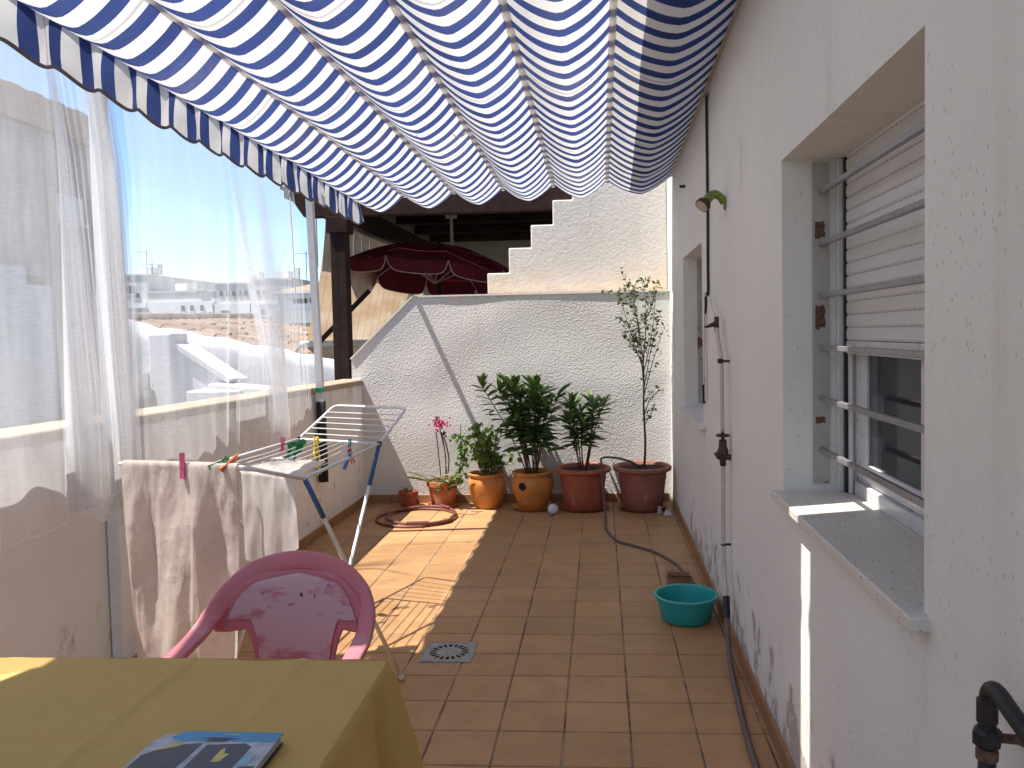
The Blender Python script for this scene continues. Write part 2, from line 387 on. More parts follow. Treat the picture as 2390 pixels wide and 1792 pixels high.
# ------------------------------------------------------------------ mesh builder
class MB:
    def __init__(s): s.v = []; s.f = []; s.mi = []
    def add(s, vs, fs, mi=0):
        b = len(s.v); s.v += [tuple(x) for x in vs]
        s.f += [tuple(i + b for i in f) for f in fs]; s.mi += [mi] * len(fs); return s
    def box(s, lo, hi, mi=0, bev=0):
        (a, b, c), (d, e, f) = lo, hi
        if bev:
            bm = bmesh.new()
            vs = [bm.verts.new(p) for p in ((a,b,c),(d,b,c),(d,e,c),(a,e,c),(a,b,f),(d,b,f),(d,e,f),(a,e,f))]
            for q in ((3,2,1,0),(4,5,6,7),(0,1,5,4),(1,2,6,5),(2,3,7,6),(3,0,4,7)): bm.faces.new([vs[i] for i in q])
            bmesh.ops.bevel(bm, geom=list(bm.edges), offset=bev, segments=2, profile=.6, affect='EDGES')
            bm.verts.index_update()
            s.add([v.co[:] for v in bm.verts], [[v.index for v in f.verts] for f in bm.faces], mi); bm.free(); return s
        return s.add(((a,b,c),(d,b,c),(d,e,c),(a,e,c),(a,b,f),(d,b,f),(d,e,f),(a,e,f)),
                     ((3,2,1,0),(4,5,6,7),(0,1,5,4),(1,2,6,5),(2,3,7,6),(3,0,4,7)), mi)
    def bar(s, p, q, w_, h, up=(0, 0, 1), mi=0):
        p, q = Vector(p), Vector(q); d = (q - p).normalized(); u = Vector(up)
        sd = d.cross(u).normalized(); u = sd.cross(d).normalized()
        vs = []
        for c in (p, q):
            for a, b in ((-1, -1), (1, -1), (1, 1), (-1, 1)): vs.append(c + sd * a * w_ / 2 + u * b * h / 2)
        return s.add(vs, ((3,2,1,0),(4,5,6,7),(0,1,5,4),(1,2,6,5),(2,3,7,6),(3,0,4,7)), mi)
    def tube(s, pts, r, n=8, closed=False, mi=0, flat=None, cap=True):
        P = [Vector(p) for p in pts]; m = len(P); rr = r if isinstance(r, (list, tuple)) else [r] * m
        vs = []; prev = None
        for i in range(m):
            if closed: t = (P[(i + 1) % m] - P[i - 1])
            else: t = P[min(i + 1, m - 1)] - P[max(i - 1, 0)]
            t.normalize()
            if prev is None:
                a = Vector((0, 0, 1)) if abs(t.z) < .9 else Vector((1, 0, 0)); nn = (a - t * a.dot(t)).normalized()
            else: nn = (prev - t * prev.dot(t)).normalized()
            prev = nn; bb = t.cross(nn)
            for k in range(n):
                an = 2 * math.pi * k / n; vs.append(P[i] + (nn * math.cos(an) + bb * math.sin(an) * (flat or 1)) * rr[i])
        fs = []
        for i in range(m if closed else m - 1):
            j = (i + 1) % m
            for k in range(n): fs.append((i*n+k, i*n+(k+1)%n, j*n+(k+1)%n, j*n+k))
        if cap and not closed: fs += [tuple(range(n-1,-1,-1)), tuple(range((m-1)*n, m*n))]
        return s.add(vs, fs, mi)
    def lathe(s, prof, c, n=32, mi=0, sx=1, sy=1):
        vs = []; m = len(prof)
        for r, z in prof:
            for k in range(n):
                a = 2*math.pi*k/n; vs.append((c[0]+r*math.cos(a)*sx, c[1]+r*math.sin(a)*sy, c[2]+z))
        fs = [(i*n+k, i*n+(k+1)%n, (i+1)*n+(k+1)%n, (i+1)*n+k) for i in range(m-1) for k in range(n)]
        return s.add(vs, fs, mi)
    def grid(s, fn, nu, nv, mi=0):
        vs = [fn(i/nu, j/nv) for j in range(nv+1) for i in range(nu+1)]
        fs = [(j*(nu+1)+i, j*(nu+1)+i+1, (j+1)*(nu+1)+i+1, (j+1)*(nu+1)+i) for j in range(nv) for i in range(nu)]
        return s.add(vs, fs, mi)
    def prism(s, pts, axis, a, b, mi=0):
        """polygon given in the two other axes, extruded along axis from a to b"""
        def put(p, h):
            q = list(p); q.insert(axis, h); return tuple(q)
        n = len(pts); vs = [put(p, a) for p in pts] + [put(p, b) for p in pts]
        fs = [tuple(range(n-1,-1,-1)), tuple(range(n, 2*n))] + [(i, (i+1)%n, n+(i+1)%n, n+i) for i in range(n)]
        return s.add(vs, fs, mi)
    def mesh(s, name, mats, off=(0,0,0), smooth=False):
        me = bpy.data.meshes.new(name); o = Vector(off)
        me.from_pydata([tuple(Vector(v) - o) for v in s.v], [], s.f)
        for m in (mats if isinstance(mats, (list, tuple)) else [mats]): me.materials.append(m)
        if any(s.mi): me.polygons.foreach_set('material_index', s.mi)
        if smooth: me.polygons.foreach_set('use_smooth', [True] * len(me.polygons))
        me.update(); return me
    def build(s, name, mats, parent=None, smooth=False, loc=None, fix=True):
        root = parent
        while root is not None and root.parent is not None: root = root.parent
        off = Vector(root['_o']) if root is not None else Vector(loc or (0, 0, 0))
        me = s.mesh(name, mats, off, smooth)
        if fix:
            bm = bmesh.new(); bm.from_mesh(me); bmesh.ops.recalc_face_normals(bm, faces=bm.faces); bm.to_mesh(me); bm.free()
        o = bpy.data.objects.new(name, me); COL.objects.link(o)
        if parent is not None: o.parent = parent
        else: o.location = off; o['_o'] = tuple(off)
        return o

def tag(o, label, cat, group=None, kind=None):
    o['label'] = label; o['category'] = cat
    if group: o['group'] = group
    if kind: o['kind'] = kind
    return o
def thing(name, label, cat, loc, group=None):
    o = bpy.data.objects.new(name, None); COL.objects.link(o); o.empty_display_size = .1
    o.location = loc; o['_o'] = tuple(loc); return tag(o, label, cat, group)
def struct(o): o['kind'] = 'structure'; return o
def smooth_angle(o, a=40):
    me = o.data; me.polygons.foreach_set('use_smooth', [True] * len(me.polygons))
    bm = bmesh.new(); bm.from_mesh(me); bmesh.ops.remove_doubles(bm, verts=bm.verts, dist=1e-5)
    for e in bm.edges:
        if len(e.link_faces) == 2 and e.calc_face_angle(0) > R_(a): e.smooth = False
    bm.to_mesh(me); bm.free(); return o
def bevel(o, wd, seg=2, ang=30):
    m = o.modifiers.new('bevel', 'BEVEL'); m.width = wd; m.segments = seg; m.limit_method = 'ANGLE'; m.angle_limit = R_(ang); return o
def spline(pts, n=8, closed=False):
    P = [Vector(p) for p in pts]; out = []; m = len(P)
    for i in range(m if closed else m - 1):
        g = lambda k: P[k % m] if closed else P[max(0, min(m - 1, k))]
        a, b, c, d = g(i-1), g(i), g(i+1), g(i+2)
        for j in range(n):
            t = j / n
            out.append(.5*((2*b)+(c-a)*t+(2*a-5*b+4*c-d)*t*t+(3*b-a-3*c+d)*t**3))
    if not closed: out.append(P[-1])
    return out
def ns(x, y=0., z=0.): return mnoise.noise(Vector((x, y, z)))
def place(me, name, parent, mat4):
    """a copy of a shared mesh under parent (matrix given in world space)"""
    root = parent
    while root.parent is not None: root = root.parent
    o = bpy.data.objects.new(name, me); COL.objects.link(o); o.parent = parent
    o.matrix_basis = Matrix.Translation(-Vector(root['_o'])) @ mat4
    return o

XL, XR, YB = -2.15, .615, 7.25
# ================================================================== SETTING
g = MB().box((-150, -60, -7.3), (150, 400, -7)).build('street_ground', M['street']); struct(g)
# ------------------------------------------------------------------ floor with its tiles
fl = MB().box((XL - .1, -1.5, -.25), (XR + .1, YB + .1, -.0035)).build('terrace_floor', M['grout']); struct(fl)
def tile_mesh(w_, d, h=.012, b=.0022):
    m = MB(); x, y = w_/2, d/2
    m.add(((-x,-y,-h),(x,-y,-h),(x,y,-h),(-x,y,-h),(-x,-y,-b),(x,-y,-b),(x,y,-b),(-x,y,-b),
           (-x+b,-y+b,0),(x-b,-y+b,0),(x-b,y-b,0),(-x+b,y-b,0)),
          ((8,9,10,11),(0,1,5,4),(1,2,6,5),(2,3,7,6),(3,0,4,7),(4,5,9,8),(5,6,10,9),(6,7,11,10),(7,4,8,11)))
    return m.mesh('floor_tile', M['tile'])
TM = tile_mesh(.2425, .2438)
rng = random.Random(3)
xs = [.09 + .25*k for k in range(-9, 3)]
ys = [4.5419 + .2514*k for k in range(-25, 12)]
near = MB()
for yi in ys:
    for k, xi in enumerate(xs[:-1]):
        if yi + .2514 > YB + .1: continue
        cx, cy = xi + .125, yi + .1257
        if cx > XR: continue
        if yi > 2.25:
            place(TM, 'floor_tile', fl, Matrix.Translation((cx, cy, rng.uniform(-.0006, .0006))) @
                  Matrix.Rotation(rng.gauss(0, .0018), 4, 'Z') @ Matrix.Rotation(rng.gauss(0, .0012), 4, 'X') @ Matrix.Rotation(rng.gauss(0, .0012), 4, 'Y'))
        elif yi > -1.3:
            near.box((xi + .003, yi + .003, -.012), (xi + .2465, yi + .248, 0))
# the narrow cut tiles against the house
for yi in ys:
    if yi > 2.25 and yi + .2514 < YB + .1:
        MBc = MB().box((.594, yi + .0035, -.012), (.6135, yi + .248, -.0004)).build('cut_floor_tile', M['tile'], fl)
o = near.build('near_floor_tiles', M['tile'], fl); o['kind'] = 'stuff'

# ------------------------------------------------------------------ house on the right
house = thing('house', 'white plastered house wall on the right with two barred windows', 'house', (XR, 3, 0))
WIN = [(1.60, 2.81, .955, 2.07), (4.97, 6.06, .95, 2.035)]
DEP = .205
m = MB()
ybr = [-1.5, 1.60, 2.81, 4.97, 6.06, YB + .16]; ZT = 3.7
for i in range(5):
    y0, y1 = ybr[i], ybr[i+1]
    win = next((q for q in WIN if q[0] == y0), None)
    spans = [(0, ZT)] if win is None else [(0, win[2]), (win[3], ZT)]
    zz = sorted({0, .95, .955, 2.035, 2.07, ZT})
    for a, b in spans:
        cut = [z for z in zz if a <= z <= b]
        for c, d in zip(cut, cut[1:]): m.add(((XR,y0,c),(XR,y1,c),(XR,y1,d),(XR,y0,d)), ((0,1,2,3),))
    if win:
        x1 = XR + DEP; _, _, c, d = win
        m.add(((XR,y0,c),(x1,y0,c),(x1,y0,d),(XR,y0,d)), ((0,1,2,3),))
        m.add(((XR,y1,c),(x1,y1,c),(x1,y1,d),(XR,y1,d)), ((0,1,2,3),))
        m.add(((XR,y0,d),(x1,y0,d),(x1,y1,d),(XR,y1,d)), ((0,1,2,3),))
        m.add(((XR,y0,c),(x1,y0,c),(x1,y1,c),(XR,y1,c)), ((0,1,2,3),))
bx = XR + 1.2
m.add(((XR,-1.5,0),(bx,-1.5,0),(bx,-1.5,ZT),(XR,-1.5,ZT)), ((0,1,2,3),))
m.add(((XR,YB+.16,0),(bx,YB+.16,0),(bx,YB+.16,ZT),(XR,YB+.16,ZT)), ((0,1,2,3),))
m.add(((XR,-1.5,ZT),(bx,-1.5,ZT),(bx,YB+.16,ZT),(XR,YB+.16,ZT)), ((0,1,2,3),))
hw = m.build('wall', M['wall_house'], house)
bm = bmesh.new(); bm.from_mesh(hw.data); bmesh.ops.remove_doubles(bm, verts=bm.verts, dist=1e-4)
bmesh.ops.recalc_face_normals(bm, faces=bm.faces)
bm.to_mesh(hw.data); bm.free()
bevel(hw, .010, 3)
MB().box((.056, -1.5, 3.10), (XR + .05, 6.78, 3.24)).build('eave', M['wall_house'], house)  # unseen slab, added and sized to shade the last awning panel
# skirting tiles
sk = lambda lo, hi, par: bevel(MB().box(lo, hi).build('skirting_tile', M['skirt'], par), .003, 1)
for k in range(-3, 30):
    y0 = .0 + .2514*k; 
    if y0 < -.3 or y0 + .2514 > YB + .02: continue
    sk((XR - .011 + rng.uniform(-.001, .001), y0 + .0015, -.003), (XR + .004, min(YB - .013, y0 + .2499), .078 + rng.uniform(-.001, .001)), house)

def window(wd, idx):
    y0, y1, z0, z1 = wd; xs_ = XR + .195
    # frame and sliding sashes
    fr = MB()
    xf0, xf1 = XR + .175, XR + DEP + .05
    fr.box((xf0 + .02, y1 - .040, z0 + .002), (xf1, y1 - .001, z1 - .001)); fr.box((xf0 + .02, y0 + .001, z0 + .002), (xf1, y0 + .04, z1 - .001))
    fr.box((xf0 + .045, y0 + .041, z0 + .002), (xf1, y1 - .041, z0 + .045)); fr.box((xf0 + .06, y0 + .041, z0 + .046), (xf1, y1 - .041, z0 + .062))
    fr.box((xf0 + .028, y1 - .058, z0 + .003), (xf0 + .04, y1 - .0405, z1 - .002)); fr.box((xf0 + .001, y1 - .022, z0 + .003), (xf0 + .0195, y1 - .004, z1 - .002))
    f = fr.build('window_frame', M['window_white'], house); bevel(f, .003, 2)
    ch = MB().box((xf0 + .0285, y1 - .0405, z0 + .003), (xf0 + .0195 + .0004, y1 - .023, z1 - .002)).build('shutter_channel', M['black'], f)
    ysplit = y1 - .62
    sa = MB(); xg = XR + .225
    for (a, b, dx) in ((ysplit - .03, y1 - .042, 0.0), (y0 + .042, ysplit + .03, .026)):
        for bxx in (((xg + dx, a, z0 + .063), (xg + dx + .024, a + .05, z1 - .01)), ((xg + dx, b - .115 if dx == 0 else b - .05, z0 + .063), (xg + dx + .024, b, z1 - .01)),
                    ((xg + dx, a + .0505, z0 + .063), (xg + dx + .024, (b - .1155 if dx == 0 else b - .0505), z0 + .115))): sa.box(*bxx)
    s_ = sa.build('sash', M['window_white'], f); bevel(s_, .003, 2)
    MB().box((xg + .010, ysplit, z0 + .09), (xg + .014, y1 - .13, z1 - .01)).build('pane', M['glass_dark'], f)
    MB().box((xg + .034, y0 + .08, z0 + .09), (xg + .038, ysplit + .03, z1 - .01)).build('insect_screen', M['screen'], f)
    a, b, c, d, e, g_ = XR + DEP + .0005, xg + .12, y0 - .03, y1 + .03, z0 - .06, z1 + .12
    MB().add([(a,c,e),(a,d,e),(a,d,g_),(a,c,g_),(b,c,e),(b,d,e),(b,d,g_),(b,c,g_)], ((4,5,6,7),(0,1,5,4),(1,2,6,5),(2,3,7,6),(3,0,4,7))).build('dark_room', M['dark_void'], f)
    # roller shutter, half lowered: one slat per object
    zb = 1.447 if idx == 0 else z0 + .05
    sh = MB().box((xs_ + .001, y0 + .03, zb - .024), (xs_ + .016, y1 - .042, zb + .018)).build('shutter', M['window_white'], house); bevel(sh, .004, 2)
    h = .0425
    prof = [(.004, .0), (.0008, .006), (0, .02), (.0008, .036), (.004, .0405), (.0045, .0424)]
    sm_ = MB()
    sm_.grid(lambda u, v: (prof[round(v*5)][0], y0 + .03 + (y1 - y0 - .072)*u, prof[round(v*5)][1]), 1, 5)
    sm_.add([(.005, y0+.03, 0), (.005, y1-.042, 0), (.005, y1-.042, h-.0001), (.005, y0+.03, h-.0001)], ((0,1,2,3),))
    sme = sm_.mesh('slat', M['slat'])
    z = zb + .020; root = Vector(house['_o'])
    while z < z1 + .02:
        ob = bpy.data.objects.new('slat', sme); COL.objects.link(ob); ob.parent = sh
        ob.location = Vector((xs_ + .003, 0, z)) - root; z += h
    if idx == 0:
        hb = MB().box((xs_ - .012, y1 - .135, zb - .01), (xs_ + .0005, y1 - .085, zb + .012)).build('lift_stop', M['window_white'], sh); bevel(hb, .004, 2)
    # sill
    s = MB().box((XR - .04, y0 - .032 if idx == 0 else y0 - .12, z0 - .026), (XR + DEP - .002, y1 - .002, z0 + .003))
    if idx == 0: s.box((XR + DEP - .0015, y0, z0 - .02), (XR + DEP + .04, y1, z0 + .0015))
    # the sill horns past the reveal
    s.box((XR - .0401, y1 - .0019, z0 - .0259), (XR - .002, y1 + .03 if idx == 0 else y1 - .001, z0 + .0029))
    so_ = s.build('window_sill', M['terrazzo'] if idx == 0 else M['smooth_edge'], house); bevel(so_, .004, 2)
    # grille
    gx = XR + .125
    gp = MB()
    gp.box((gx - .027, y1 - .012, z0 + .03), (gx + .027, y1 - .002, z1 - .012))
    gr = gp.build('window_grille', M['rusty_plate'], house)
    MB().box((gx - .027, y0 + .002, z0 + .03), (gx + .027, y0 + .012, z1 - .012)).build('side_plate', M['rusty_plate'], gr)
    if idx == 0:
        for zc, hh in ((1.835, .06), (1.545, .085), (1.20, .025)):
            rp = [(gx - .020 + .034*a, zc + hh*(b - .5)) for a, b in ((.0, .05), (.3, 0), (.6, .12), (.95, .1), (1, .3), (.85, .5), (.98, .75), (.8, 1), (.4, .92), (.05, .98), (0, .6))]
            MB().prism(rp, 1, y1 - .0138, y1 - .0119).build('rust_patch', M['rust'], gr)
    n = 6 if idx == 0 else 5
    for k in range(n):
        zk = 1.10 + .172*k if idx == 0 else z0 + .15 + .2*k
        b = MB().box((gx - .0085, y0 + .0125, zk - .0085), (gx + .0085, y1 - .0125, zk + .0085)).build('grille_bar', M['alu'], gr); bevel(b, .002, 1)
for i, wd in enumerate(WIN): window(wd, i)

# ------------------------------------------------------------------ left parapet
PZ = lambda y: 1.175 - .0115*(y - 2.8)
par = thing('parapet_wall', 'low cream parapet wall with stained sandy coping on the left', 'wall', (XL, 3, 0))
m = MB(); PW = .22
def pgrid(u, v):
    y = -1.5 + u*(13.5); return (XL + .002*ns(y*3, v*5), y, v*(PZ(y) - .045))
m.grid(pgrid, 120, 12)
m.add(((XL-PW,-1.5,-7),(XL-PW,12,-7),(XL-PW,12,PZ(12)-.045),(XL-PW,-1.5,PZ(-1.5)-.045)), ((0,1,2,3),))
m.build('wall', M['wall_left'], par, smooth=True)
y = -1.5
for ln in (1.35, 1.3, 1.38, 1.33, 1.36, 1.32, .73, 1.3, 1.35, 1.3):
    a, b = y + .002, min(y + ln - .002, 12)
    mm = MB()
    def cg(u, v):
        yy = a + (b - a)*u
        return yy
    n = 14
    vs = []; fs = []
    for i in range(n + 1):
        yy = a + (b-a)*i/n; e = .004*ns(yy*6, 1); zt = PZ(yy) + .003*ns(yy*5, 4)
        vs += [(XL + .006 + e, yy, PZ(yy) - .046), (XL + .008 + e, yy, zt - .006), (XL + .002 + e, yy, zt), (XL - PW - .01, yy, zt + .002), (XL - PW - .01, yy, PZ(yy) - .046)]
    for i in range(n):
        for k in range(5): fs.append((i*5+k, i*5+(k+1)%5, (i+1)*5+(k+1)%5, (i+1)*5+k))
    fs += [(0,1,2,3,4), tuple(n*5 + k for k in range(5))]
    mm.add(vs, fs); mm.build('coping_stone', M['coping'] if False else [M['coping']], par); y += ln
for k in range(-2, 30):
    y0 = -.1 + .2514*k
    if y0 < 0 or y0 + .25 > YB: continue
    sk((XL - .004, y0 + .0015, -.003), (XL + .011 + rng.uniform(-.001, .001), y0 + .2499, .078 + rng.uniform(-.001, .001)), par)

# ------------------------------------------------------------------ back wall (rough plaster, raked by the sun)
back = thing('back_wall', 'rough white plaster dividing wall with a chamfered corner behind the pots', 'wall', (0, YB, 0))
def top_at(x):
    if x < -1.665: return 1.311 + (x + 2.24) * (1.857 - 1.311) / (2.24 - 1.665)
    return 1.857
NX, NZ = 520, 340
vs = []; fs = []
for j in range(NZ + 1):
    for i in range(NX + 1):
        x = -2.24 + (XR + .01 + 2.24) * i / NX
        t = top_at(x); z = t * j / NZ
        e = min(1, max(0, (t - z) / .03)) * min(1, max(0, (XR - .02 - x) / .02)) * min(1, (x + 2.25) / .05)
        am = .75 + .6*ns(x*2.3, z*3.1, 5)
        d = am*(.0013*ns(x*78, z*78, 1) + .0011*ns(x*128, z*128, 7)) + .0045*ns(x*3.1, z*2.3, 3) + .007*ns(x*1.3 + z*1.1, z*2.2 - x*.8, 9)
        vs.append((x, YB - d*(.12 + .88*e), z))
for j in range(NZ):
    for i in range(NX): fs.append((j*(NX+1)+i, j*(NX+1)+i+1, (j+1)*(NX+1)+i+1, (j+1)*(NX+1)+i))
MB().add(vs, fs).build('plaster_face', M['wall_back'], back, smooth=True, fix=False)
prof = [(-2.24, 0), (XR, 0), (XR, 1.857), (-1.665, 1.857), (-2.24, 1.311)]
MB().prism(prof, 1, YB + .012, YB + .13).build('core', M['smooth_edge'], back)
# smooth capping along the top edge
cp = MB()
for (a, b) in (((-2.245, 1.309), (-1.668, 1.857)), ((-1.668, 1.857), (XR - .002, 1.857))):
    cp.bar((a[0], YB + .055, a[1] + .004), (b[0], YB + .055, b[1] + .004), .135, .014, up=(0, 0, 1))
cp.build('capping', M['smooth_edge'], back)
MB().box((XL - .09, YB - .004, 1.08), (XL + .0, YB + .02, 1.135)).build('end_block', M['smooth_edge'], back)
for k in range(-9, 3):
    x0 = .09 + .25*k
    if x0 + .25 > XR: continue
    sk((x0 + .0015, YB - .012 + rng.uniform(-.001, .001), -.003), (x0 + .2485, YB + .002, .078 + rng.uniform(-.001, .001)), back)
# ------------------------------------------------------------------ stepped wall behind
stp = thing('stepped_wall', 'cream stair-stepped wall rising above the rough white wall', 'wall', (-.2, 7.4, 1.6))
xsx = [-1.01, -.81, -.606, -.406, -.228, -.03, .17]; zsx = [2.063, 2.285, 2.486, 2.703, 2.92, 3.13, 3.34]
pf = [(-1.01, 1.2)]
for a, (x, z) in enumerate(zip(xsx, zsx)):
    pf.append((x, z)); pf.append(((xsx + [XR - .003])[a+1], z))
pf.append((XR - .003, 1.2))
so_ = MB().prism(pf, 1, 7.405, 7.53).build('wall', M['wall_step'], stp); bevel(so_, .012, 3)

# ================================================================== NEIGHBOUR TERRACE
pg = thing('pergola', 'dark brown wooden pergola roof on the neighbouring terrace', 'pergola', (-2.39, 7.5, 1.1))
bevel(MB().box((-2.462, 7.43, 1.05), (-2.317, 7.57, 2.62)).build('post', M['brown_wood'], pg), .008, 2)
MB().box((-2.412, 7.4285, 1.1), (-2.395, 7.431, 2.45)).build('post_groove', M['dark_void'], pg)
bevel(MB().box((-2.49, 7.40, 2.47), (-2.29, 7.60, 2.62)).build('post_capital', M['brown_wood'], pg), .006, 2)
bevel(MB().prism([(-2.88, 2.80), (-2.80, 2.77), (-2.70, 2.621), (XR + .3, 2.621), (XR + .3, 2.90), (-2.88, 2.90)], 1, 7.43, 7.55).build('header_beam', M['brown_wood'], pg), .005, 1)
bevel(MB().box((-2.44, 7.56, 2.625), (-2.33, 12.0, 2.80)).build('side_beam', M['brown_wood'], pg), .005, 1)
for k in range(15):
    y0 = 7.56 + .31*k
    bevel(MB().box((-2.97, y0, 2.905 + (.012 if k % 2 else 0)), (XR + .3, y0 + .298, 2.935)).build('ceiling_board', M['brown_board'], pg), .006, 1)
for k in range(4):
    y0 = 8.4 + .95*k
    bevel(MB().box((-2.32, y0, 2.80), (XR + .3, y0 + .09, 2.90)).build('rafter', M['brown_wood'], pg), .004, 1)
nh = thing('neighbour_house', 'shaded grey green house front behind the red parasol', 'house', (-1, 12.1, 0))
MB().box((-3.0, 12.2, -7), (3.0, 13.0, 3.2)).build('wall', M['neigh_wall'], nh)
MB().box((-1.3, 12.16, .4), (.3, 12.198, 2.3)).build('door', M['far_dark'], nh)
MB().box((-2.2, 7.40, -.25), (XR + .3, 12.19, -.01)).build('neighbour_floor', M['skirt']); struct(bpy.data.objects['neighbour_floor'])
lp = thing('ceiling_lamp_bracket', 'small pale bracket hanging from the brown pergola ceiling', 'bracket', (-1.62, 9.05, 2.9))
MB().box((-1.68, 9.02, 2.80), (-1.56, 9.06, 2.835)).build('plate', M['far_grey'], lp)
MB().box((-1.635, 9.03, 2.5), (-1.605, 9.05, 2.80)).build('stem', M['far_grey'], lp)
# side blind
bl = thing('canvas_blind', 'beige striped canvas blind hanging tilted beside the brown post', 'blind', (-2.6, 8, 1.4))
def bf(u, v):
    y = 7.65 + 4.5*u; t = v
    return (-2.57 - .22*t + .03*math.sin(math.pi*t) + .012*ns(y*1.5, t*2), y, 2.66 - 1.2*t)
MB().grid(bf, 75, 24).build('canvas', M['beige_blind'], bl, smooth=True)
def bf2(u, v):
    y = 7.62 + 3.4*u; return (-2.79 + .10*v + .02*ns(y*4, v), y, 1.44 - (.02 + .20*min(1, .5 + u))*v*(1 - .6*abs(u - .15)))
MB().grid(bf2, 40, 8).build('loose_flap', M['beige_blind'], bl, smooth=True)
MB().tube([(-2.79, 7.52, 1.45), (-2.79, 11.2, 1.45)], .034, 10).build('bottom_bar', M['white_metal'], bl, smooth=True)
MB().tube([(-2.56, 7.6, 2.67), (-2.56, 11.2, 2.67)], .045, 10).build('roller', M['awning_bar'], bl, smooth=True)
MB().bar((-2.77, 7.95, 1.47), (-2.34, 8.25, 1.98), .03, .045).build('arm', M['brown_wood'], bl)
MB().bar((-2.35, 10.4, 2.2), (-2.62, 10.1, 1.25), .035, .06).build('arm', M['white_metal'], bl)
# parasol
um = thing('parasol', 'burgundy parasol with pale piped scalloped edge under the pergola', 'parasol', (-1.75, 9.0, 0))
UC = Vector((-1.80, 9.0, 2.20)); UR = 1.0; NG = 10
tilt = Matrix.Rotation(R_(6), 3, 'Y') @ Matrix.Rotation(R_(-5), 3, 'X')
ut = lambda p: UC + tilt @ Vector(p)
def gore(k, u, v):
    a0 = 2*math.pi*k/NG; a1 = 2*math.pi*(k + 1)/NG
    r = UR*v; z = .31*(1 - v**2.1)
    p0 = Vector((r*math.cos(a0), r*math.sin(a0), z)); p1 = Vector((r*math.cos(a1), r*math.sin(a1), z))
    p = p0.lerp(p1, u); p.z -= .05*v*4*u*(1-u)*.4
    return ut(p)
for k in range(NG):
    c_ = MB().grid(lambda u, v: gore(k, u, .02 + .98*v), 10, 12).build('canopy_panel', M['burgundy'], um, smooth=True)
    def fl_(u, v):
        p = gore(k, u, 1.0); notch = min(u, 1-u)
        return p + Vector((0, 0, -.135*v*(1 - math.exp(-notch*22)))) + (p - UC).normalized()*.015*v
    f_ = MB().grid(fl_, 24, 4).build('valance_flap', M['burgundy'], um, smooth=True)
    MB().tube([fl_(i/24, 1.02) for i in range(25)], .0055, 5).build('piping', M['dull_piping'], f_, smooth=True)
    MB().tube([gore(k, 0, .03) + Vector((0,0,-.012)), gore(k, 0, .5) + Vector((0,0,-.012)), gore(k, 0, 1.0) + Vector((0, 0, -.012))], .007, 5).build('rib', M['dull_piping'], um)
    MB().tube([gore(k, 0, .55) + Vector((0, 0, -.02)), ut((0, 0, -.12))], .006, 5).build('strut', M['dull_piping'], um)
MB().tube([(-1.84, 9.03, 0), ut((0, 0, .38))], .02, 10).build('pole', M['brown_wood'], um, smooth=True)
MB().lathe([(.001, .06), (.22, .05), (.24, 0)], (-1.84, 9.03, .0), 24).build('base', M['far_grey'], um)

# ================================================================== TOWN BEYOND THE PARAPET
# long building on the left
lb = thing('left_building', 'large brown and grey rendered building behind the sheer curtain', 'building', (-9, 12, -7))
MB().box((-20, -12, 2.6), (-9.0, 14.25, 4.98)).build('upper_wall', M['far_left_up'], lb)
fa = MB()
for k in range(100):
    y0 = -12 + .265*k
    fa.box((-20, y0, 4.985), (-8.93, y0 + .2645, 5.50 + .02*(k % 2)))
fa.build('fascia', M['fascia'], lb)
MB().box((-20, -12, -7), (-8.85, 12.80, 2.43)).build('lower_wall', M['far_left_low'], lb)
MB().box((-20, -12, 2.431), (-8.86, 12.2, 2.70)).build('lower_coping', M['far_left_low'], lb)
MB().box((-20, 12.801, -7), (-9.0, 14.2, 2.595)).build('end_wall', M['far_left_up'], lb)
MB().box((-8.86, -12, 1.70), (-8.82, 12.78, 1.74)).build('ledge', M['far_grey'], lb)
w_ = MB().box((-9.0, 13.2, 3.55), (-8.95, 13.85, 4.0)).build('window', M['far_white'], lb)
MB().box((-8.96, 13.15, 3.50), (-8.90, 13.9, 3.545)).build('sill', M['far_white'], w_)
for zc in (4.3, 3.3):
    MB().box((-9.0, 9.8, zc - .4), (-8.97, 10.6, zc + .3)).build('window', M['far_glass'], lb)

# tiled roof next door, raked white verge wall in front of it
RZ = lambda x, y: 1.56 - .2*(x + 5.34) + .023*(y - 10)
rf = thing('tiled_roof_house', 'low white house with a weathered barrel tile roof beyond the parapet', 'house', (-4.5, 12, -7))
RXR, RXL = -2.7, -6.12
m = MB(); 
m.add([(RXL, 10.1, RZ(RXL, 10.1)-.03), (RXR, 10.1, RZ(RXR, 10.1)-.03), (RXR, 14.3, RZ(RXR, 14.3)-.03), (RXL, 14.3, RZ(RXL, 14.3)-.03),
       (RXL, 10.1, -7), (RXR, 10.1, -7), (RXR, 14.3, -7), (RXL, 14.3, -7)],
      ((0,1,2,3),(0,1,5,4),(1,2,6,5),(2,3,7,6),(3,0,4,7)))
m.build('roof_deck', M['far_dark'], rf)
tb = MB()                                                     # one barrel tile, long axis along x (down the slope)
L = .48
def bt(u, v):
    a = math.pi*v; wr = .104 - .02*u
    return (L*u, -wr*math.cos(a), wr*.8*math.sin(a))
tb.grid(bt, 1, 6)
tb.add([bt(1, j/6) for j in range(7)] + [(L, 0, 0)], [(j, j+1, 7) for j in range(6)])
tbm = tb.mesh('roof_tile', M['roof_tile'], smooth=False)
rr = random.Random(9); cnt = 0
sl_ = Matrix.Rotation(math.atan(.2), 4, 'Y')
pos_ = []
for r in range(20):
    y0 = 10.24 + .205*r
    for c in range(10):
        pos_.append((RXL + .02 + .345*c, y0))
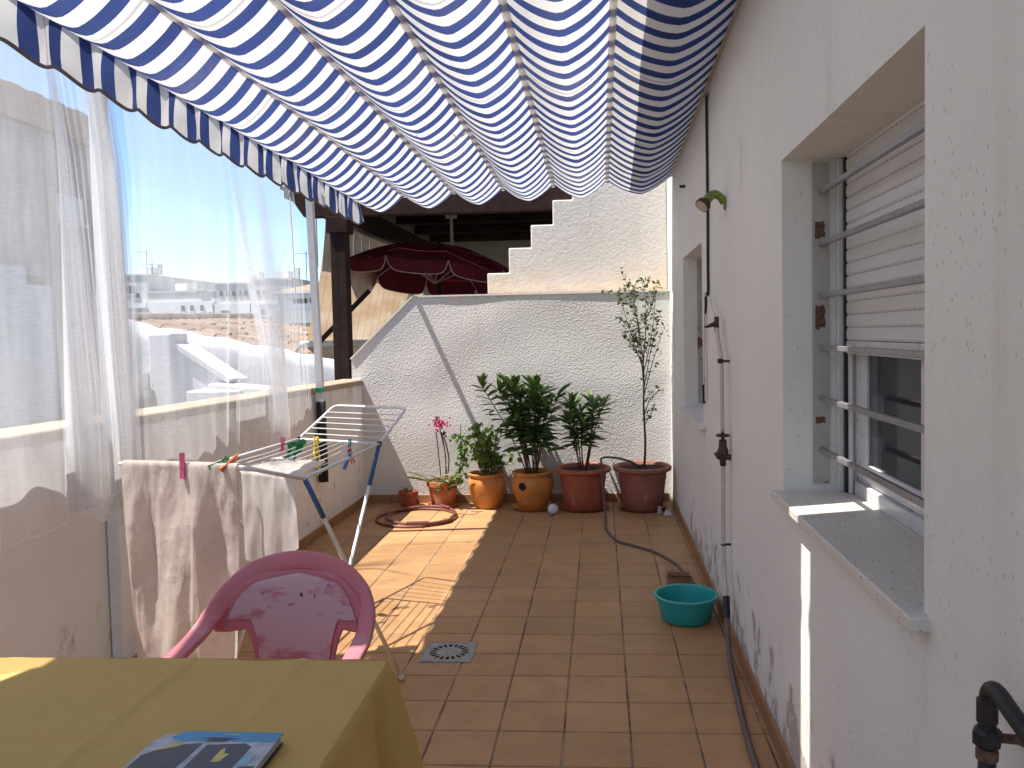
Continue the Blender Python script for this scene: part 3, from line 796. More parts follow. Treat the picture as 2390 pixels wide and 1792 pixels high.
for x0, y0 in pos_:
    mt = Matrix.Translation((x0 + rr.uniform(-.08, .08), y0 + rr.uniform(-.012, .012), RZ(x0, y0) + .006 + rr.uniform(-.006, .008))) @ sl_ @ Matrix.Rotation(rr.gauss(0, .035), 4, 'Z') @ Matrix.Rotation(R_(-4), 4, 'Y')
    place(tbm, 'roof_tile', rf, mt)
def ridge_fn(y): return RZ(RXL, y) + .06
for k in range(11):
    y0 = 10.05 + .39*k
    MB().tube([(RXL, y0, ridge_fn(y0)), (RXL, y0 + .42, ridge_fn(y0) + .02)], [.10, .085], 10).build('ridge_tile', M['roof_tile'], rf)
def lime(name, x0, x1, topf, ya, yb, par, seed, nx=60, bulge=.03):
    """thick hand-rendered white wall with an uneven top"""
    nz = 14; vs = []; fs = []
    ring = []
    for i in range(nx + 1):
        x = x0 + (x1 - x0)*i/nx; zt = topf(x) + .018*ns(x*5, seed) + .01*ns(x*13, seed + 3)
        row = []
        for j in range(nz + 1): 
            z = zt - 1.6*(1 - j/nz)
            row.append((x, ya + bulge*ns(x*2.2, z*2.2, seed) + .02*max(0, (z - zt + .06)/.06), z))
        row.append((x, (ya + yb)/2, zt + .03)); row.append((x, yb, zt - .01)); row.append((x, yb, zt - 1.6))
        ring.append(row)
    w2 = nz + 4
    for row in ring: vs += row
    for i in range(nx):
        for j in range(w2 - 1): fs.append((i*w2+j, (i+1)*w2+j, (i+1)*w2+j+1, i*w2+j+1))
    fs += [tuple(range(w2)), tuple(nx*w2 + k for k in range(w2))]
    return MB().add(vs, fs).build(name, M['white_lime'], par, smooth=True)
lime('verge_wall', -6.1, -2.0, lambda x: 1.60 - .2*(x + 5.34) + .035*abs(math.sin((x + .1)*5.2)), 9.86, 10.12, rf, 2)
wv = thing('white_roof_terrace', 'sunlit white lime-washed wall with chimney block beyond the parapet', 'building', (-5, 9, -7))
lime('wall', -5.62, -4.83, lambda x: 1.74 if x < -5.40 else (1.74 - (x + 5.40)*.45 if x < -5.1 else 1.56), 9.0, 9.25, wv, 5)
bevel(MB().box((-5.08, 8.90, .6), (-4.80, 9.28, 1.60)).build('chimney', M['white_lime'], wv), .03, 3)
MB().prism([(-4.83, .2), (-3.95, .2), (-4.2, 1.05), (-4.83, 1.475)], 1, 8.98, 9.5).build('buttress', M['white_lime'], wv)
MB().prism([(-4.86, 1.475), (-4.18, 1.02), (-4.15, 1.065), (-4.83, 1.52)], 1, 8.93, 9.22).build('sloping_coping', M['white_lime'], wv)
bevel(MB().box((-4.5, 8.6, .2), (-3.9, 9.2, .96)).build('step', M['white_lime'], wv), .02, 2)
bevel(MB().prism([(-4.30, .9), (-3.4, .9), (-3.4, .94), (-4.0, 1.0), (-4.30, 1.03)], 1, 8.7, 9.1).build('ledge', M['white_lime'], wv), .015, 2)
MB().box((-5.62, 8.8, -7), (-3.0, 9.6, .21)).build('lower_wall', M['white_lime'], wv)
fp = thing('grey_vent_shape', 'grey vent-like form for the shadow shapes on the white lime-washed wall', 'vent', (-5.02, 8.75, .9))
MB().lathe([(.14, -.3), (.13, .05), (.11, .15), (.070, .19), (.068, .36), (.058, .36), (.058, .2)], (-5.04, 8.72, .80), 16).build('cowl', M['far_dark'], fp, smooth=True)  # dark grey form stands in for grey shadow shapes on the wall

# far blocks of flats (60 m off)
def F(x30, z30): return x30*2, 1.51 + (z30 - 1.51)*2
def far_block(name, label, x0, x1, zt, mat='far_grey', y=60, cap=True, low=None, depth=12, group='pale blocks on the skyline'):
    (a, z), (b, _) = F(x0, zt), F(x1, zt)
    t = thing(name, label, 'building', ((a+b)/2, y, -7), group)
    zl = 1.51 + (low - 1.51)*2 if low else None
    if zl:
        MB().box((a, y, zl), (b, y + depth, z)).build('upper_wall', M[mat], t)
        MB().box((a - .05, y - .3, -7), (b + .05, y + depth, zl - .005)).build('lower_wall', M['far_white'], t)
    else: MB().box((a, y, -7), (b, y + depth, z)).build('wall', M[mat], t)
    if cap: MB().box((a - .08, y - .08, z + .002), (b + .08, y + depth, z + .14)).build('parapet', M['far_grey'], t)
    return t
def far_win(t, x0, x1, z0, z1, y=59.7, mat='far_glass', frame=True):
    (a, c), (b, d) = F(x0, z0), F(x1, z1)
    o = MB().box((a, y - .06, c), (b, y + .2, d)).build('window', M[mat], t)
    if frame:
        MB().box((a - .08, y - .1, c - .1), (b + .08, y + .1, c - .003)).build('sill', M['far_white'], o)
b1 = far_block('apartment_block', 'tall grey block with two antennas at the left of the skyline', -19.5, -17.02, 3.98, low=2.97)
far_win(b1, -19.3, -16.95, 2.62, 2.77, mat='far_dark', frame=False)  # long band across the block, its shade put into dark grey colour
far_win(b1, -17.75, -17.5, 3.3, 3.6)
b2 = far_block('apartment_block', 'long low white block between the two taller grey ones', -17.0, -14.42, 3.32, low=2.97)
for x in (-15.65, -15.3, -14.91): far_win(b2, x, x + .12, 2.6, 2.82)
far_win(b2, -16.7, -14.45, 2.30, 2.45, mat='far_dark', frame=False)  # another full-width band, shade given as a dark grey box
far_win(b2, -15.1, -14.75, 3.36, 3.44, mat='far_grey', frame=False)
far_win(b2, -14.60, -14.44, 2.60, 2.92, mat='far_white')
b3 = far_block('apartment_block', 'wide grey block at the middle of the skyline behind curtain folds', -14.4, -13.0, 3.58, low=2.85)
b4 = far_block('apartment_block', 'tallest grey block at the right of the skyline', -12.98, -11.45, 3.70, low=2.85)
far_win(b4, -12.7, -12.4, 2.4, 2.6); far_win(b3, -14.1, -13.8, 2.4, 2.6)
far_win(b4, -12.9, -11.5, 2.78, 2.84, mat='far_white', frame=False)
for bb, xa, xb in ((b1, -19.2, -17.2), (b3, -14.3, -13.1), (b4, -12.9, -11.6)):
    for k in range(5):
        xx = xa + (xb - xa)*(k + .3)/5
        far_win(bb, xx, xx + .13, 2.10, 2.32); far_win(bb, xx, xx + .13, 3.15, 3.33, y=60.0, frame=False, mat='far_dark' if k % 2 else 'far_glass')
for bb, xx, zz_ in ((b1, -17.6, 3.98), (b3, -13.6, 3.58), (b4, -12.2, 3.70), (b2, -16.2, 3.32)):
    (a, c_), _ = F(xx, zz_), 0
    MB().box((a, 61, c_ + .14), (a + .9, 62, c_ + .75)).build('roof_tank', M['far_white'], bb)
    MB().box((a + 1.4, 61, c_ + .14), (a + 1.7, 61.3, c_ + .95)).build('chimney', M['far_grey'], bb)
# far house with a pale tiled roof
fh = thing('far_house', 'small white house with hipped pale tile roof on the skyline', 'house', (-18, 48, -7))
MB().box((-19.2, 48, -7), (-15.0, 58, 4.15)).build('wall', M['far_white'], fh)
MB().box((-19.5, 47.6, 4.16), (-14.8, 58, 4.32)).build('eave', M['far_white'], fh)
MB().add([(-19.3, 47.8, 4.33), (-14.8, 47.8, 4.33), (-14.8, 57, 4.33), (-19.3, 57, 4.33), (-18.0, 50.2, 4.85), (-16, 50.2, 4.85)], ((0,1,5,4),(1,2,5),(2,3,4,5),(3,0,4))).build('roof', M['roof_tile'], fh)
for a in (-18.2, -17.93, -17.66):
    MB().box((a, 47.9, 3.58), (a + .24, 48.05, 3.86)).build('window', M['far_glass'], fh)
MB().box((-17.2, 47.9, 3.58), (-16.6, 48.05, 3.9)).build('window', M['far_glass'], fh)
MB().box((-19.3, 47.5, 2.4), (-15, 48.0, 3.2)).build('balcony', M['far_grey'], fh)
def antenna(label, x, y, z0, z1, yaw, n=7):
    t = thing('tv_antenna', label, 'antenna', (x, y, z0), 'roof antennas')
    MB().tube([(x, y, z0), (x, y, z1)], .03, 6).build('mast', M['antenna'], t)
    b = Vector((math.cos(yaw), math.sin(yaw), 0)); c = Vector((-b.y, b.x, .15)).normalized(); p0 = Vector((x, y, z1 - .12))
    MB().tube([p0 + b*.15, p0 - b*.85], .018, 6).build('boom', M['antenna'], t)
    mm = MB()
    for k in range(n):
        q = p0 - b*(.8 - .14*k); mm.tube([q - c*(.10 + .015*k), q + c*(.10 + .015*k)], .012, 5)
    mm.tube([p0 + b*.12 + Vector((0, 0, .3)) - c*.1, p0 + b*.0, p0 + b*.12 - Vector((0, 0, .28)) - c*.1], .014, 5)
    e = mm.build('elements', M['antenna'], t); e['kind'] = 'stuff'
antenna('tall thin antenna on the left grey block', -34.3, 60.5, 6.6, 8.4, .15)
antenna('shorter antenna beside the tall one on the left grey block', -33.9, 60.5, 6.6, 7.45, .2)
antenna('antenna above the pale roof seen beside the white pole', -21.0, 58, 5.2, 7.7, .1)
antenna('small dark antenna partly hidden by the white pole', -14.6, 42, 5.2, 8.9, .25)

# ================================================================== AWNING
def awn_z(x, y):
    t = (x + 2.0) / 2.6
    return (2.735 - .016*(y - 3))*(1 - t) + (2.885 - .034*(y - 3.5))*t
BX1 = [-2.0, -1.6, -1.185, -.775, -.36, .075, .595]
def awning(name, label, y0f, y1f, sag, valance=True, seed=0, ext=0, BX=BX1):
    t = thing(name, label, 'awning', (-.7, 4, 2.7))
    for i in range(6):
        xa, xb = BX[i], BX[i+1]
        def fn(u, v):
            x = xa + (xb - xa)*u; y = y0f(x) + (y1f(x) - y0f(x))*v
            s = 4*u*(1-u); kink = 1 - abs(2*u - 1.06)
            sg = sag*(1 + .14*ns(y*.9, i*3 + seed))*(.66*s + .34*max(0, kink))
            wr = .006*ns(y*5 + x*2, x*6, i + seed)*s + .004*ns(y*12, x*3, i + 9)*s
            endc = .02*math.exp(-(y1f(x) - y)*9)*s
            return (x, y, awn_z(x, y) - .008 - sg + wr + endc)
        MB().grid(fn, 18, 190 if name == 'awning' and valance else 60).build('fabric_panel', M['awning'], t, smooth=True)
    for i, x in enumerate(BX):
        a, b = y0f(x) - .01, y1f(x) + .015
        r = .011 if 0 < i < 6 else .02
        mm = MB(); mm.bar((x, a, awn_z(x, a)), (x, b + (ext if i == 0 else 0), awn_z(x, b)), .012 if 0 < i < 6 else .04, .012 if 0 < i < 6 else .022)
        mm.build('bar', M['awning_bar'], t)
        if 0 < i < 6:
            MB().grid(lambda u, v: (x - .017 + .034*u, a + (b - a)*v, awn_z(x, a + (b - a)*v) - .024 - .006*math.sin(math.pi*u)), 4, 40).build('bar_pocket', M['pocket'], t, smooth=True)
    return t
G0 = lambda x: 2.21 + .3*(x + .37)
aw = awning('awning', 'blue and white striped canvas awning sagging between bars overhead', G0, lambda x: 6.775, .148, True, 0, .385)
aw2 = awning('awning', 'second striped awning behind, above the yellow table', lambda x: -1.5, lambda x: 2.10 + .3*(x + .37), .12, False, 5, BX=[-2.2] + BX1[1:])
def val(y0, y1, par, nn, vx=-1.992):
    def vf(u, v):
        y = y0 + (y1 - y0)*u
        sc = .036*(.5 - .5*math.cos(2*math.pi*(y - 2.85)/.273))
        dep = .225 - sc + .006*ns(y*2, 3)
        fold = .017*math.sin(2*math.pi*(y - 2.80)/.273 + .6*ns(y*1.2))*math.sin(2.2*v) + .006*ns(y*3, v*1.5)
        curl = .05*max(0, (y - y1 + .18)/.18)**2*v
        return (vx + fold + curl, y + .012*math.sin(2*math.pi*(y - 2.80)/.273 + 1.2)*math.sin(3.0*v), awn_z(-2.0, y) - .012 - dep*v)
    a = MB().grid(vf, nn, 12).build('valance', M['awning'], par, smooth=True)
    MB().tube([vf(i/nn, 1.0) for i in range(nn + 1)], .0075, 6).build('binding', M['binding'], a, smooth=True)
val(1.74, 6.80, aw, 420)
val(-1.5, 1.53, aw2, 120, -2.192)
# a few torn threads on the underside of the canvas
for x, y in ((-1.02, 4.55), (-.83, 4.75), (-.62, 5.5)):
    z = awn_z(x, y) - .11
    MB().tube(spline([(x, y, z + .012), (x + .03, y - .02, z - .01), (x + .05, y + .02, z + .004), (x + .09, y - .01, z + .02)]), .0035, 5).build('frayed_thread', M['rope'], aw)

# ------------------------------------------------------------------ posts of the awning
po = thing('awning_post', 'thick white square post half wrapped by the sheer curtain', 'post', (-2.10, 3.43, 0))
bevel(MB().box((-2.145, 3.375, 0), (-2.09, 3.437, 2.70)).build('shaft', M['white_metal'], po), .006, 2)
MB().box((-2.089, 3.40, .93), (-2.07, 3.43, .99)).build('clip', M['alu'], po)
pl = thing('leaning_pole', 'slim white pole with green tape in a black base tube by the parapet', 'pole', (-2.1, 6.0, 0))
P0, P1 = Vector((-2.105, 6.03, .95)), Vector((-2.075, 5.83, 2.70))
MB().bar(P0, P1, .048, .048, up=(0, 1, 0)).build('shaft', M['white_metal'], pl)
MB().tube([(-2.108, 6.04, .42), (-2.105, 6.025, 1.03)], .036, 14).build('base_tube', M['black'], pl, smooth=True)
d_ = (P1 - P0).normalized(); q = P0 + d_*.155
MB().bar(q, q + d_*.035, .053, .053, up=(0, 1, 0)).build('tape', M['green_tape'], pl)

# ------------------------------------------------------------------ sheer curtains
def curtain(label, y0, y1, top, hem, gather, folds, seed, nu=260, nz=46, amp=.03, dense=None, mt='sheer'):
    t = thing('sheer_curtain', label, 'curtain', (-2.06, (y0+y1)/2, .9), 'sheer curtains on the open side')
    def fn(u, v):
        zt = top(u); zb = hem(u); z = zt + (zb - zt)*v
        yy = gather(u, v)
        ph = 2*math.pi*(folds(u) + folds(1.)*.09*ns(u*3.3, v*.35, seed)) + 1.6*ns(u*4, v*.8, seed)
        a = amp*(.18 + .82*min(1, v*1.3)) * max(.10, .55 + 1.5*ns(u*5.3, v*.45, seed + 4)) * (dense(u) if dense else 1)
        x = -2.052 - .028*max(0, 1 - v*4.5) + a*math.sin(ph) + .35*a*math.sin(2*ph + 1) + .03*ns(u*7, v*1.3, seed + 2)
        yy += a*.55*math.cos(ph)
        yy += .03*ns(u*5, v*1.4, seed + 8)
        return (x, yy, z)
    p = MB().grid(fn, nu, nz).build('voile', M[mt], t, smooth=True)
    hm = MB()
    hm.grid(lambda u, v: Vector(fn(u, 1.0)) + Vector((.001, 0, .006*v)), nu, 1)
    hm.build('hem', M['hem'], t, smooth=True)
    return t
# left curtain: spread on the left, bunched toward the post
def ga(u, v):
    # two bunches close to the post, plain veil left of them
    if u < .42: y = 1.55 + (3.02 - 1.55)*u/.42
    elif u < .72: y = 3.02 + (3.17 - 3.02)*(u - .42)/.30 - .05*math.sin(math.pi*(u - .42)/.30)
    else: y = 3.22 + (3.43 - 3.22)*(u - .72)/.28
    return y + .10*v*(u > .42)*(1 - abs(u - .72)) + .05*math.sin(v*2.6)*max(0, u - .4)
curtain('left sheer curtain bunched against the thick white post', 1.5, 3.4, lambda u: 2.66,
        lambda u: .80 + .04*ns(u*9, 1, 2) + .075*((u*6.3 + .4*ns(u*4, 9)) % 1.0), ga, lambda u: 9*u + 26*max(0, u - .40), 1, 700, dense=lambda u: .55 if u < .40 else 1.35)
def gb(u, v):
    # right part bunched: folds draw together around a third of the way down
    k = math.exp(-((v - .80)/.40)**2)
    y = 3.50 + (5.50 - 3.50)*u
    if u > .50:
        t = (u - .50)/.50; tgt = 4.98 + .16*t if t < .72 else 5.10 + (t - .72)*1.6
        y = y*(1 - .86*k) + tgt*.86*k
    return y + .12*v*u
curtain('middle sheer curtain spread over the parapet between post and slim pole', 3.5, 5.6, lambda u: 2.64,
        lambda u: (.72 + .04*ns(u*8, 4)) if u < .78 else .72 + (u - .78)*1.3 + .05*abs(math.sin(u*60)), gb, lambda u: 9*u + 46*max(0, u - .52), 3, 800, dense=lambda u: .9 if u < .5 else 1.0, mt='sheer_thin')
tc = thing('curtain_cord', 'thin hanging cord at the right edge of the middle curtain', 'cord', (-2.07, 5.55, 1.0))
MB().tube([(-2.07, 5.44, 2.6), (-2.075, 5.5, 1.9), (-2.08, 5.58, 1.2)], .004, 6).build('cord', M['rope'], tc)
MB().lathe([(.001, .02), (.012, .01), (.012, -.01), (.001, -.02)], (-2.07, 5.445, 2.48), 10).build('bead', M['black'], tc)

# ================================================================== DRYING RACK
rk = thing('drying_rack', 'white folding drying rack with raised wings and crossed legs', 'drying rack', (-1.45, 3.8, 0))
A, B, C, D = Vector((-1.68, 4.43, .95)), Vector((-1.19, 4.30, .935)), Vector((-1.22, 3.25, .935)), Vector((-1.76, 3.48, .95))
A2, B2 = Vector((-1.60, 4.82, 1.10)), Vector((-1.11, 4.60, 1.10))
D2, C2 = Vector((-1.875, 3.03, 1.04)), Vector((-1.35, 2.975, 1.03))
tub = lambda pts, r, nm, mt='white_metal', par=rk, n=8: MB().tube(pts, r, n).build(nm, M[mt], par, smooth=True)
def rounded(pts, rad=.04):
    out = [pts[0]]
    for a, b, c in zip(pts, pts[1:], pts[2:]):
        u = (a - b).normalized(); v = (c - b).normalized()
        for t in (0, .25, .5, .75, 1):
            p = b + u*rad; q = b + v*rad; out.append((p*(1-t)**2 + b*2*t*(1-t) + q*t*t))
    return out + [pts[-1]]
tub([D, A], .0085, 'side_rail'); tub([C, B], .0085, 'side_rail'); tub([A, B], .008, 'cross_bar'); tub([D, C], .008, 'cross_bar')
wf = tub(rounded([A, A2, B2, B]), .0085, 'far_wing')
for k in range(1, 6):
    t = k/6.3; tub([A.lerp(A2, t), B.lerp(B2, t)], .0032, 'wing_wire', par=wf, n=6)
wn = tub(rounded([D, D2, C2, C]), .0085, 'near_wing')
for k in range(4, 6):
    t = k/6.3; tub([D.lerp(D2, t), C.lerp(C2, t)], .0032, 'wing_wire', par=wn, n=6)
for k in range(1, 9):
    t = k/9; p, q = A.lerp(B, t), D.lerp(C, t)
    tub([p, p.lerp(q, .5) - Vector((0, 0, .008)), q], .003, 'wire', n=6)
def leg(p, foot, blue=.28, low='cream_plastic'):
    p = Vector(p); f = Vector(foot); mid = p.lerp(f, blue)
    l_ = tub([mid, f], .0095, 'leg', low); tub([p, mid + (p - f).normalized()*-.01], .0115, 'sleeve', 'blue', l_)
    tub([f - (f - p).normalized()*.03, f], .0125, 'foot_cap', 'cream_plastic', l_)
leg(C + Vector((.0, .02, -.005)), (-.89, 3.48, .0), .17); leg(B, (-1.25, 3.48, 0), .2, 'white_metal')
leg(D, (-1.31, 3.78, 0), .17); leg(A, (-1.72, 3.62, 0), .2, 'white_metal')
for q in (A, B): MB().lathe([(.001, .016), (.013, .012), (.013, -.012), (.001, -.016)], q, 10).build('hinge', M['black'], rk)
MB().lathe([(.001, .02), (.018, .014), (.018, -.014), (.001, -.02)], C.lerp(Vector((-.89, 3.48, 0)), .64), 10).build('pivot', M['black'], rk)

# towel over the near wing
tw = thing('beach_towel', 'large pale beige terry towel hanging from the near rail of the rack', 'towel', (-1.55, 2.98, .1))
rd = (C2 - D2); fn_ = Vector((rd.y, -rd.x, 0)).normalized()
if fn_.y > 0: fn_ = -fn_
def towel(u, v):
    s = .07 + .90*u
    base = D2.lerp(C2, s) + Vector((0, 0, .012))
    front = .97; backl = .42; tot = front + backl; l = v*tot - backl      # l<0 behind the rail, >0 in front
    narrow = 1 - .16*max(0, l)**1.1
    c = D2.lerp(C2, .42); base = c + (base - c)*narrow + Vector((0, 0, .012*(1 - narrow)))
    if abs(l) < .02: off = Vector((0, 0, .002)); fo = l
    else: off = Vector((0, 0, -(abs(l) - .012))); fo = math.copysign(.014, l)
    k = min(1, abs(l)/.25)
    wob = k*(.020*math.sin(9.5*u + 1.2 + 2.6*l) + .012*math.sin(21*u - 3.2*l + 1) + .010*ns(u*9, l*3, 2)) + .05*k*max(0, l)*(1 - abs(2*u - .8))
    wr = .006*ns(u*16, l*11, 4) + .0025*ns(u*60, l*60, 7)
    side = rd.normalized()*(.02*k*math.sin(12*u + l*4))
    return base + off + fn_*(fo + (wob if l > 0 else -abs(wob)*.4) + wr) + side*.6
MB().grid(towel, 90, 120).build('terry_cloth', M['towel'], tw, smooth=True)
# white cotton garments over the hinge bar
sh = thing('white_shirt', 'thin white cotton shirt draped over the middle of the rack', 'shirt', (-1.4, 3.42, .5))
def shirt(u, v):
    s = .42 + .52*u; b = D.lerp(C, s); bk = Vector((.02, .95, 0)).normalized()
    l = v*.72 - .34
    if l < 0: p = b + bk*(-l) + Vector((0, 0, .012 + .012*ns(u*6, l*9) + .006*ns(u*14, l*20)))
    else:
        fl2 = l*(1 + .10*math.sin(u*3.2) - .22*u)
        p = b + Vector((0, 0, .010 - fl2)) - bk*(.014 + .03*min(1, l*4)*.32*math.sin(13*u + 1.5*l) + .01*ns(u*8, l*8))
        p += (C - D).normalized()*(.05*(u - .5)*(-1 if u < .5 else 1)*l)
    return p
MB().grid(shirt, 70, 60).build('cloth', M['shirt'], sh, smooth=True)
sh2 = thing('small_white_cloth', 'small white cloth hanging left of the white shirt', 'cloth', (-1.58, 3.45, .7))
def cl2(u, v):
    b = D.lerp(C, .14 + .20*u); l = v*.40 - .08
    if l < 0: return b + Vector((0, -l, .010))
    return b + Vector((.02*l*math.sin(9*u), .02 + .02*math.sin(11*u + 4*l)*min(1, l*5), .008 - l*(1 - .25*u)))
MB().grid(cl2, 26, 24).build('cloth', M['shirt'], sh2, smooth=True)
# pegs and cords on the wires
def peg(label, p, mt, yaw=0, tilt=0, mt2=None, up=1, sc=1.15):
    t = thing('clothes_peg', label, 'clothes peg', p, 'clothes pegs on the rack')
    X = Matrix.Translation(Vector(p)) @ Matrix.Rotation(yaw, 4, 'Z') @ Matrix.Rotation(tilt, 4, 'Y') @ Matrix.Scale(sc, 4)
    for k, s in enumerate((-1, 1)):
        m = MB(); vs = []
        for z, o_, th in ((-.034, .0045, .0055), (-.012, .0035, .0055), (.01, .0042, .0055), (.038, .0060, .005)):
            for dy in (-.006, .006):
                vs += [X @ Vector((s*(o_ - th/2), dy, z*up)), X @ Vector((s*(o_ + th/2), dy, z*up))]
        fs = []
        for i in range(3):
            b = i*4; fs += [(b, b+1, b+5, b+4), (b+2, b+3, b+7, b+6), (b, b+2, b+6, b+4), (b+1, b+3, b+7, b+5)]
        fs += [(0,1,3,2), (12,13,15,14)]
        m.add(vs, fs).build('jaw', M[mt2 if (mt2 and k) else mt], t)
    MB().tube([X @ Vector((-.008, 0, 0)), X @ Vector((0, .008, .002)), X @ Vector((.008, 0, 0))], .0018, 5).build('spring', M['alu'], t)
tp = lambda s, dz=.0: D2.lerp(C2, s) + Vector((0, 0, dz))
peg('large pink peg clipping the beige towel', tp(.56, .0) + fn_*.022, 'peg_pink', 1.9, .15, None, 1, 1.35)
peg('green peg on the rail right of the large pink peg', D.lerp(D2, .3) + Vector((.22, -.06, .01)), 'peg_green', .5, .5)
peg('green peg lying at the towel end', tp(.82, .012), 'peg_green', .2, 1.2)
peg('orange peg lying at the towel end', tp(.90, .012), 'peg_orange', .9, 1.0)
peg('small pink peg upright on the white cotton shirt', A.lerp(D, .42) + Vector((.10, 0, .02)), 'peg_pink', .2, .1)
peg('blue peg hanging from a wire near the far hinge', A.lerp(D, .10) + Vector((.33, -.02, -.025)), 'peg_blue', .4, .1, 'peg_green', -1)
peg('red peg hanging under the blue peg', A.lerp(D, .11) + Vector((.345, -.03, -.075)), 'peg_red', .4, -.2, None, -1)
peg('blue and white peg on the right side rail', B.lerp(C, .47) + Vector((-.005, 0, -.015)), 'peg_blue', .9, .5, 'window_white', -1)
yc = thing('yellow_cord', 'bunch of yellow cord knotted over a rack wire', 'cord', A.lerp(D, .22) + Vector((.19, 0, -.1)))
yb = A.lerp(D, .16) + Vector((.165, 0, .0))
for k in range(5):
    a = k*1.3
    MB().tube(spline([yb + Vector((.012*math.cos(a), .012*math.sin(a), .03)), yb + Vector((.016*math.cos(a+1), .014*math.sin(a), -.03)), yb + Vector((.02*math.cos(a+2), .016*math.sin(a+2), -.085)), yb + Vector((.012 + .012*math.cos(a+3), .012*math.sin(a), -.14 - .01*k))], 5), .004, 6).build('strand', M['peg_yellow'], yc, smooth=True)
gn = thing('green_net_bag', 'small green net scrap hung on the rack wires', 'net bag', A.lerp(D, .3) + Vector((.08, 0, -.05)))
gb_ = A.lerp(D, .27) + Vector((.06, 0, .02))
MB().grid(lambda u, v: gb_ + Vector((-.01 + .11*u + .012*math.sin(5*v), -.04*u + .012*math.sin(9*u), -.012 - .085*v*(1 - .25*u) + .03*u)), 14, 10).build('net', M['grey_net'], gn, smooth=True)

# ================================================================== TABLE, CLOTH, BOOK
TX0, TX1, TY0, TY1, TZ = -1.85, -.515, 1.02, 1.885, .742
tb_ = thing('table', 'rectangular garden table hidden under the mustard tablecloth', 'table', (-1.18, 1.45, 0))
bevel(MB().box((TX0 + .01, TY0 + .01, TZ - .05), (TX1 - .01, TY1 - .01, TZ - .018)).build('tabletop', M['white_metal'], tb_), .01, 2)
for x in (TX0 + .09, TX1 - .09):
    for y in (TY0 + .09, TY1 - .09):
        MB().tube([(x, y, 0), (x, y, TZ - .051)], [.022, .03], 12).build('leg', M['window_white'], tb_, smooth=True)
tcl = thing('tablecloth', 'mustard yellow tablecloth with fold creases hanging over the table corner', 'tablecloth', (-1.18, 1.45, TZ))
def ctop(u, v):
    x = TX0 + (TX1 - TX0)*u; y = TY0 + (TY1 - TY0)*v
    z = TZ + .004*ns(x*5, y*5) + .0026*ns(x*13, y*15) + .0012*ns(x*34, y*30)
    z += .009*math.exp(-abs(x + .99 + .004*ns(y*6))/.009) + .006*math.exp(-abs(x + .72)/.009) + .006*math.exp(-abs(y - 1.47)/.009) - .002
    return (x, y, z)
MB().grid(ctop, 200, 130).build('top_sheet', M['mustard'], tcl, smooth=True)
per = []
def arc(cx, cy, a0, a1, r=.03, n=8): return [(cx + r*math.cos(a0 + (a1-a0)*i/n), cy + r*math.sin(a0 + (a1-a0)*i/n), a0 + (a1-a0)*i/n) for i in range(n+1)]
def line(p, q, ang, n): return [(p[0] + (q[0]-p[0])*i/n, p[1] + (q[1]-p[1])*i/n, ang) for i in range(1, n)]
r = .012
c1 = (TX1 - r, TY1 - r); c2 = (TX0 + r, TY1 - r); c3 = (TX0 + r, TY0 + r); c4 = (TX1 - r, TY0 + r)
per += arc(*c4, -math.pi/2, 0, r); per += line((TX1, TY0 + r), (TX1, TY1 - r), 0, 60)
per += arc(*c1, 0, math.pi/2, r, 14); per += line((TX1 - r, TY1), (TX0 + r, TY1), math.pi/2, 80)
per += arc(*c2, math.pi/2, math.pi, r); per += line((TX0, TY1 - r), (TX0, TY0 + r), math.pi, 60)
per += arc(*c3, math.pi, 1.5*math.pi, r); per += line((TX0 + r, TY0), (TX1 - r, TY0), 1.5*math.pi, 60)
np_ = len(per)
def drop(i, v):
    x, y, a = per[i % np_]
    dc = min(math.hypot(x - cx, y - cy) for cx, cy in ((TX1, TY1), (TX0, TY1), (TX0, TY0), (TX1, TY0)))
    corner = math.exp(-(dc/.07)**2)
    ln = .27 + .16*corner
    s = x*1.0 + y*1.0
    near = math.exp(-((dc - .13)/.05)**2)
    out = .010 + .035*v + v*(.080*corner - .045*near + .014*math.sin(17*(x - y)) + .012*ns(x*6, y*6))
    bev = .006*(1 - (1 - min(1, v/.04))**2)
    return (x + math.cos(a)*out*min(1, v/.06), y + math.sin(a)*out*min(1, v/.06), TZ - ln*v*(1 - .0*v) + .0)
nv = 22; dv = MB(); vs = []; fs = []
for j in range(nv + 1):
    for i in range(np_): vs.append(drop(i, j/nv))
for j in range(nv):
    for i in range(np_): fs.append((j*np_+i, j*np_+(i+1) % np_, (j+1)*np_+(i+1) % np_, (j+1)*np_+i))
dv.add(vs, fs).build('drop', M['mustard'], tcl, smooth=True)

bk = thing('book', 'picture book with blue and charcoal cover lying on the tablecloth', 'book', (-.72, 1.36, TZ))
BZ = TZ + .006
bx0, bx1, by1 = -.845, -.61, 1.478
sk_ = .0
MB().box((bx0 + .004, 1.12, BZ), (bx1 - .004, by1 - .004, BZ + .014)).build('pages', M['paper'], bk)
MB().box((bx0, 1.117, BZ - .003), (bx1, by1, BZ - .0005)).build('back_cover', M['book_dark'], bk)
fcv = MB().prism([(bx0, 1.117), (bx1, 1.117), (bx1, by1), (-.80, by1 + .003), (-.825, by1 - .03), (bx0, by1 - .032)], 2, BZ + .0145, BZ + .017).build('front_cover', M['book_grey'], bk)
def pr_(pts, mt, k):
    MB().add([(x, y, BZ + .017 + .0004*k) for x, y in pts], (tuple(range(len(pts))),)).build('cover_print', M[mt], fcv, fix=False)
pr_([(bx1, by1), (-.80, by1 + .003), (-.818, by1 - .022), (-.79, by1 - .034), (bx1, by1 - .034)], 'book_blue', 1)
pr_([(-.838, 1.39), (-.80, 1.425), (-.745, 1.437), (-.755, 1.30), (-.84, 1.30)], 'book_dark', 1)
